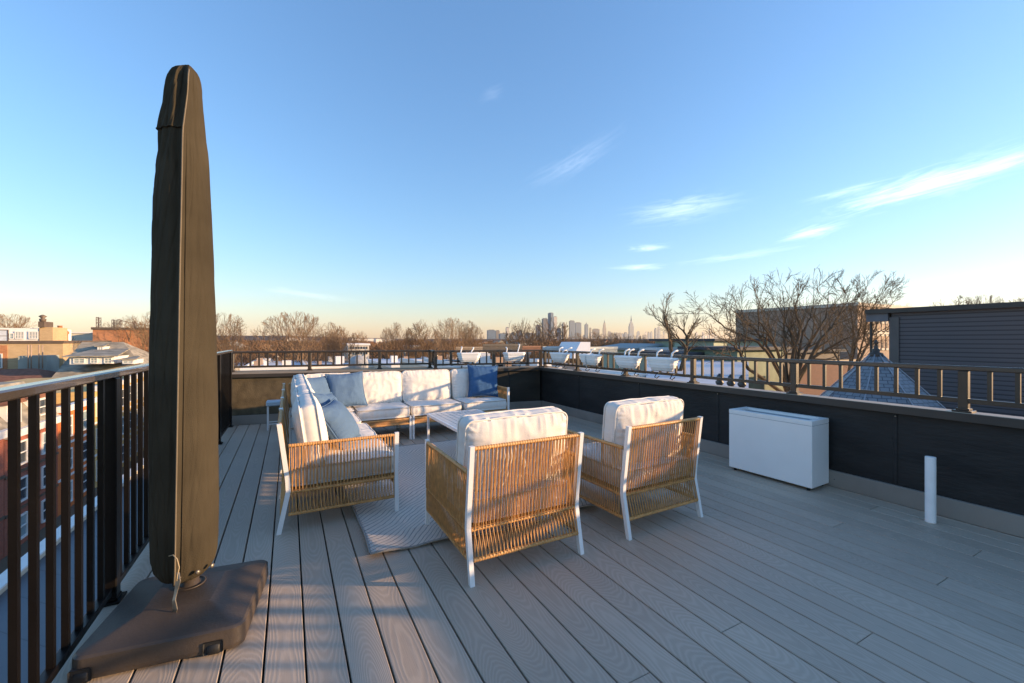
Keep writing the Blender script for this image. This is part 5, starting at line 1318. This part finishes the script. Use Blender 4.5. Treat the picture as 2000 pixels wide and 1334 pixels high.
def limb_tree(paths,dep,label,seed,r0=.12,spreadd=3.0,n1=11,n2=6,n3=4,twig=.0075,l1=2.4,scale=(.4539,1190,520),dark=True):
    """bare tree whose main limbs follow given lines, each limb at its own distance, with twigs grown from them"""
    rg=random.Random(seed); s,ox,oy=scale; T=MB(); C=MB()
    def rv(): return Vector((rg.uniform(-1,1),rg.uniform(-1,1),rg.uniform(-1,1)))
    bx,by=paths[0][0]; bX,bY=wxy(ox+s*bx,dep); bz=zat(oy+s*by,dep)
    T.tube([(bX,bY,GZ),(bX+.1,bY,(GZ+bz)/2),(bX,bY,bz)],[r0*2.6,r0*2.1,r0*1.7],8,False)
    cen=Vector((bX,bY,bz))
    def tw(p,d,L,r,lvl):
        n=3; pts=[p]; rr=[r]; q=p; dd=d
        for i in range(n):
            dd=(dd+rv()*.08+Vector((0,0,.06))).normalized(); q=q+dd*(L/n); pts.append(q); rr.append(max(twig,r*(1-.85*(i+1)/n)))
        C.tube(pts,rr,4 if lvl==1 else 3,False,lvl==1)
        if lvl>=3: return
        for k in range((n2,n3)[lvl-1]):
            f=.2+.78*(k+rg.random()*.6)/(n2,n3)[lvl-1]; i=min(int(f*n),n-1); g=f*n-i; b=pts[i].lerp(pts[i+1],g); base=(pts[i+1]-pts[i]).normalized()
            out=rv(); out=(out-base*out.dot(base)).normalized(); a=rg.uniform(.4,.8)
            tw(b,(base*cos(a)+out*sin(a)).normalized(),L*rg.uniform(.40,.62)*(1.1-.4*f),max(twig,rr[i]*.6),lvl+1)
    for path in paths:
        off=rg.uniform(-spreadd,spreadd); P=[]
        m=len(path)
        for i,(x,y) in enumerate(path):
            dp=dep+off*(i/(m-1))**1.2; X,Y=wxy(ox+s*x,dp); P.append(Vector((X,Y,zat(oy+s*y,dp))))
        # smooth the line (Catmull-Rom)
        Q=[]
        for i in range(m-1):
            p0,p1,p2,p3=P[max(i-1,0)],P[i],P[i+1],P[min(i+2,m-1)]
            for k in range(5):
                u=k/5; Q.append(.5*((2*p1)+(p2-p0)*u+(2*p0-5*p1+4*p2-p3)*u*u+(3*p1-p0-3*p2+p3)*u**3)+rv()*.025)
        Q.append(P[-1]); N_=len(Q); rb=r0*rg.uniform(.62,.95)
        T.tube(Q,[max(twig*1.2,rb*(1-.93*i/(N_-1))) for i in range(N_)],6,False)
        Ln=sum((Q[i+1]-Q[i]).length for i in range(N_-1)); cnt=int(n1*Ln/6)+2
        for k in range(cnt):
            f=.26+.73*(k+rg.random()*.8)/cnt; i=min(int(f*(N_-1)),N_-2); b=Q[i].lerp(Q[i+1],f*(N_-1)-i); base=(Q[i+1]-Q[i]).normalized()
            out=rv()+(b-cen).normalized()*.35+Vector((0,0,.25)); out=(out-base*out.dot(base)).normalized(); a=rg.uniform(.45,.9)
            tw(b,(base*cos(a)+out*sin(a)).normalized(),l1*rg.uniform(.55,1.0)*(1.15-.6*f),max(twig,rb*(1-.93*f)*.6),1)
        tw(Q[-1],(Q[-1]-Q[-3]).normalized(),l1*.4,twig*1.2,2)
    t=empty('bare_tree',(bX,bY,GZ),0,label,'tree','bare winter trees beyond the deck')
    T.build('trunk',M_barkd if dark else M_bark,t); C.build('crown',M_twigd,t)
limb_tree([[(770,560),(700,400),(640,330),(580,300),(500,265),(440,215),(405,195)],[(770,560),(720,420),(650,300),(600,250),(560,215),(545,170)],[(770,560),(735,400),(690,300),(640,220),(650,140)],
 [(770,560),(760,400),(750,280),(755,180),(740,85)],[(770,560),(800,400),(790,330),(760,240),(700,135)],[(770,560),(810,420),(830,300),(870,200),(880,85)],[(770,560),(830,400),(880,300),(930,220),(945,105)],
 [(770,560),(850,420),(930,360),(1000,320),(1060,290)],[(770,560),(840,450),(900,330),(960,260),(1000,190),(1030,130)],[(770,560),(600,440),(560,370),(520,330),(470,300)],[(770,560),(745,430),(700,330),(620,290),(560,280)],[(770,560),(790,380),(820,270),(800,190),(820,110)]],
 21,'largest bare tree, its limbs fanning out over the brown brick building',3,r0=.13,spreadd=3.2,n1=9,n2=5,n3=3)
limb_tree([[(1010,540),(1060,420),(1090,330),(1110,230),(1150,150),(1180,95)],[(1010,540),(1080,400),(1130,300),(1170,220),(1225,150)],[(1010,540),(1040,400),(1050,300),(1040,200),(1010,110)],[(1010,540),(1050,380),(1080,260),(1090,170),(1080,100)],[(1010,540),(990,420),(950,340),(930,260),(960,180)]],
 29,'bare tree right of the largest one, crossing the sunlit end wall',8,r0=.13,spreadd=3.0,n1=9,l1=2.6,twig=.009)
limb_tree([[(300,470),(320,410),(335,330),(340,290),(372,235),(388,200)],[(300,470),(268,380),(262,300),(240,258),(205,228),(190,205)],[(300,470),(266,370),(258,290),(243,250),(236,210),(246,172)],[(300,470),(330,370),(300,310),(280,290)],[(300,470),(335,330),(310,270),(275,255)]],
 24,'gnarled forked bare tree in front of the distant skyline',12,r0=.13,spreadd=1.2,n1=9,n2=5,n3=3,l1=1.6,twig=.008)
tree('tall',1722,588,60,'thinner bare tree behind the sunlit end wall of the brown building',rz=4.1,wide=1.2)
tree('round',1868,577,68,'bare treetop left one above the dark siding roof',rz=.6,wide=.8)
tree('vase',1925,575,72,'bare treetop in the middle above the dark siding roof',rz=2.6,wide=.55)
tree('round',1990,582,70,'bare treetop at the right edge above the dark siding roof',rz=4.6,wide=.8)
tree('tall',1775,592,80,'small dark treetop left of the siding roof corner',rz=1.1,wide=.6)
# evergreens / ivy patches
def evergreen(x,y0,y1,w,dep,label):
    X,Y=wxy(x,dep); z0,z1=zat(y1,dep),zat(y0,dep); rr=w*dep/F; rg=random.Random(int(x)); t=empty('conifer',(X,Y,GZ),0,label,'tree')
    m=MB()
    for k in range(1500):
        f=rg.random(); z=z0+(z1-z0)*f; r=rr*(sin(pi*min(1,f*.9+.1))**.6)*sqrt(rg.random()); a=rg.random()*2*pi; s=rr*.16
        p=Vector((X+r*cos(a),Y+r*sin(a),z)); q=Vector((rg.uniform(-1,1),rg.uniform(-1,1),rg.uniform(-.5,1)))*s; q2=Vector((rg.uniform(-1,1),rg.uniform(-1,1),rg.uniform(-.5,1)))*s
        m.add([p,p+q,p+q2],[(0,1,2)])
    m.build('crown',mat('evergreen',(.055,.060,.028),.9,0,.3,2,0,1,.1),t)
    m=MB(); m.tube([(X,Y,GZ),(X,Y,z0+(z1-z0)*.6)],[.14,.05],6); m.build('trunk',M_barkd,t)
evergreen(1100,662,681,6.5,40,'small dark evergreen between the bare tree and the white bulkhead')
evergreen(1313,650,678,6,40,'narrow dark evergreen seen through the gnarled tree')
# ------------------------------------------------------------------ scattered far houses
rh=random.Random(77)
HM=[M_cream,M_orab,M_brnb,mat('white_house_wall',(.66,.63,.58),.8,0,.1,1),mat('grey_house_wall',(.30,.30,.30),.8,0,.1,1)]
for k in range(120):
    dep=110+ (rh.random()**1.3)*900; x=rh.choice([rh.uniform(430,1250),rh.uniform(100,1450)]); X,Y=wxy(x,dep); w=rh.uniform(6,13); l=rh.uniform(8,16); hh=rh.uniform(5.5,8.6)
    t=empty('house',(X,Y,GZ),rh.uniform(-.1,.1),None,'house','small distant houses among the bare trees')
    wm=rh.choice(HM); m=MB(); m.box(-w/2,w/2,0,l,0,hh); m.build('wall',wm,t,world=False)
    m=MB()
    if rh.random()<.45: m.box(-w/2-.2,w/2+.2,-.2,l+.2,hh,hh+.4); rm=M_roofwhite
    else:
        m.add([(-w/2-.3,-.3,hh),(w/2+.3,-.3,hh),(w/2+.3,l+.3,hh),(-w/2-.3,l+.3,hh),(0,-.3,hh+w*.28),(0,l+.3,hh+w*.28)],[(0,1,4),(1,2,5,4),(2,3,5),(3,0,4,5),(3,2,1,0)]); rm=rh.choice([M_slate,M_brownroof,M_slate])
    m.build('roof',rm,t,world=False)
    far_=('near','middle-distance','far')[0 if dep<250 else 1 if dep<500 else 2]; side=('past the left far railing','below the skyline','past the right railing','left of the umbrella')[0 if 430<x<900 else 1 if 900<=x<1200 else 2 if x>=1200 else 3]
    t['label']='%s %s house with %s %s'%(far_,{'cream_render':'cream','orange_brick':'orange brick','brown_brick':'brown brick','white_house_wall':'white','grey_house_wall':'grey'}[wm.name],{'white_flat_roof':'white flat roof','grey_slate':'grey gabled roof','brown_shingle':'brown gabled roof'}[rm.name],side)
# ------------------------------------------------------------------ woodland towards the horizon (nobody could count it)
def woodland():
    import numpy as np
    rg=np.random.default_rng(4)
    tmpl=[]
    for s in range(4):
        r=random.Random(s); bl=[]
        def blade(p,d,L,w):
            side=Vector((r.uniform(-1,1),r.uniform(-1,1),0)).normalized()*w; q=p+d*L
            bl.append([p-side,p+side,q])
            return q
        for k in range(7):
            a=2*pi*k/7+r.random(); ti=r.uniform(.15,.75); d=Vector((sin(ti)*cos(a),sin(ti)*sin(a),cos(ti))); b=Vector((0,0,.25)); q=blade(b,d,.62,.016)
            for j in range(8):
                f=r.uniform(.25,1); p=b.lerp(q,f); d2=(d+Vector((r.uniform(-1,1),r.uniform(-1,1),r.uniform(-.2,.9)))*.8).normalized(); q2=blade(p,d2,.26,.010)
                for i in range(5):
                    p3=p.lerp(q2,r.uniform(.2,1)); d3=(d2+Vector((r.uniform(-1,1),r.uniform(-1,1),r.uniform(-.2,.8)))*.9).normalized(); blade(p3,d3,.14,.0065)
        tmpl.append(np.array([[tuple(v) for v in b] for b in bl]).reshape(-1,3))
    V=[]
    cnt=0
    for k in range(2300):
        f=rg.random(); dep=85*(1500/85)**(f**.80) if k>500 else rg.uniform(85,220)
        x=rg.uniform(-60,1400)
        if x<130 and dep<160: continue
        if 665<x<740 and dep<110: continue
        X,Y=wxy(x,dep)
        h=rg.uniform(7.0,10.3)*(1 if dep<700 else 1.1); s=h; wd=s*rg.uniform(.8,1.25)*(1 if dep<300 else 1.5)
        T=tmpl[cnt%4]; a=rg.random()*6.28; c,s_=np.cos(a),np.sin(a); thick=1
        P=T.reshape(-1,3,3).copy()
        # widen the blades of far crowns so that they stay visible
        k2=1.0+dep/320.0; mid=(P[:,0]+P[:,1])/2; P[:,0]=mid+(P[:,0]-mid)*k2; P[:,1]=mid+(P[:,1]-mid)*k2
        P=P.reshape(-1,3)
        if dep>500: P=P.reshape(-1,3,3)[::2].reshape(-1,3)
        x_=(P[:,0]*c-P[:,1]*s_)*wd+X; y_=(P[:,0]*s_+P[:,1]*c)*wd+Y; z_=P[:,2]*s+GZ
        V.append(np.stack([x_,y_,z_],1)); cnt+=1
    V=np.concatenate(V); n=len(V)//3
    me=bpy.data.meshes.new('woodland'); me.vertices.add(len(V)); me.vertices.foreach_set('co',V.astype('f').ravel())
    me.loops.add(n*3); me.loops.foreach_set('vertex_index',np.arange(n*3,dtype='i')); me.polygons.add(n)
    me.polygons.foreach_set('loop_start',np.arange(0,n*3,3,dtype='i')); me.update(calc_edges=True); me.validate()
    me.materials.append(mat('woodland_twigs',(.215,.13,.075),.9,0,.3,.04,0,1,.1,detail=8))
    o=bpy.data.objects.new('woodland',me); COL.objects.link(o); tag(o,'mass of bare reddish brown trees stretching to the horizon',None,None,'stuff'); print('woodland tris',n)
woodland()
# ------------------------------------------------------------------ haze
m=MB(); M_=Matrix.Translation((CF[0]*4300,CF[1]*4300,0))@Matrix.Rotation(-TH,4,'Z')
m.box(-7000,7000,-4600,5600,GZ-1,420,M_)
hz=bpy.data.materials.new('air_haze'); hz.use_nodes=True; nt=hz.node_tree; nt.nodes.clear(); o_=nt.nodes.new('ShaderNodeOutputMaterial'); pv=nt.nodes.new('ShaderNodeVolumePrincipled')
pv.inputs['Color'].default_value=(.80,.86,.95,1); pv.inputs['Density'].default_value=HAZE; pv.inputs['Anisotropy'].default_value=.2
nt.links.new(pv.outputs[0],o_.inputs['Volume'])
if HAZE>0: tag(m.build('haze',hz),'thin pale blue air haze over the whole view',None,None,'stuff')
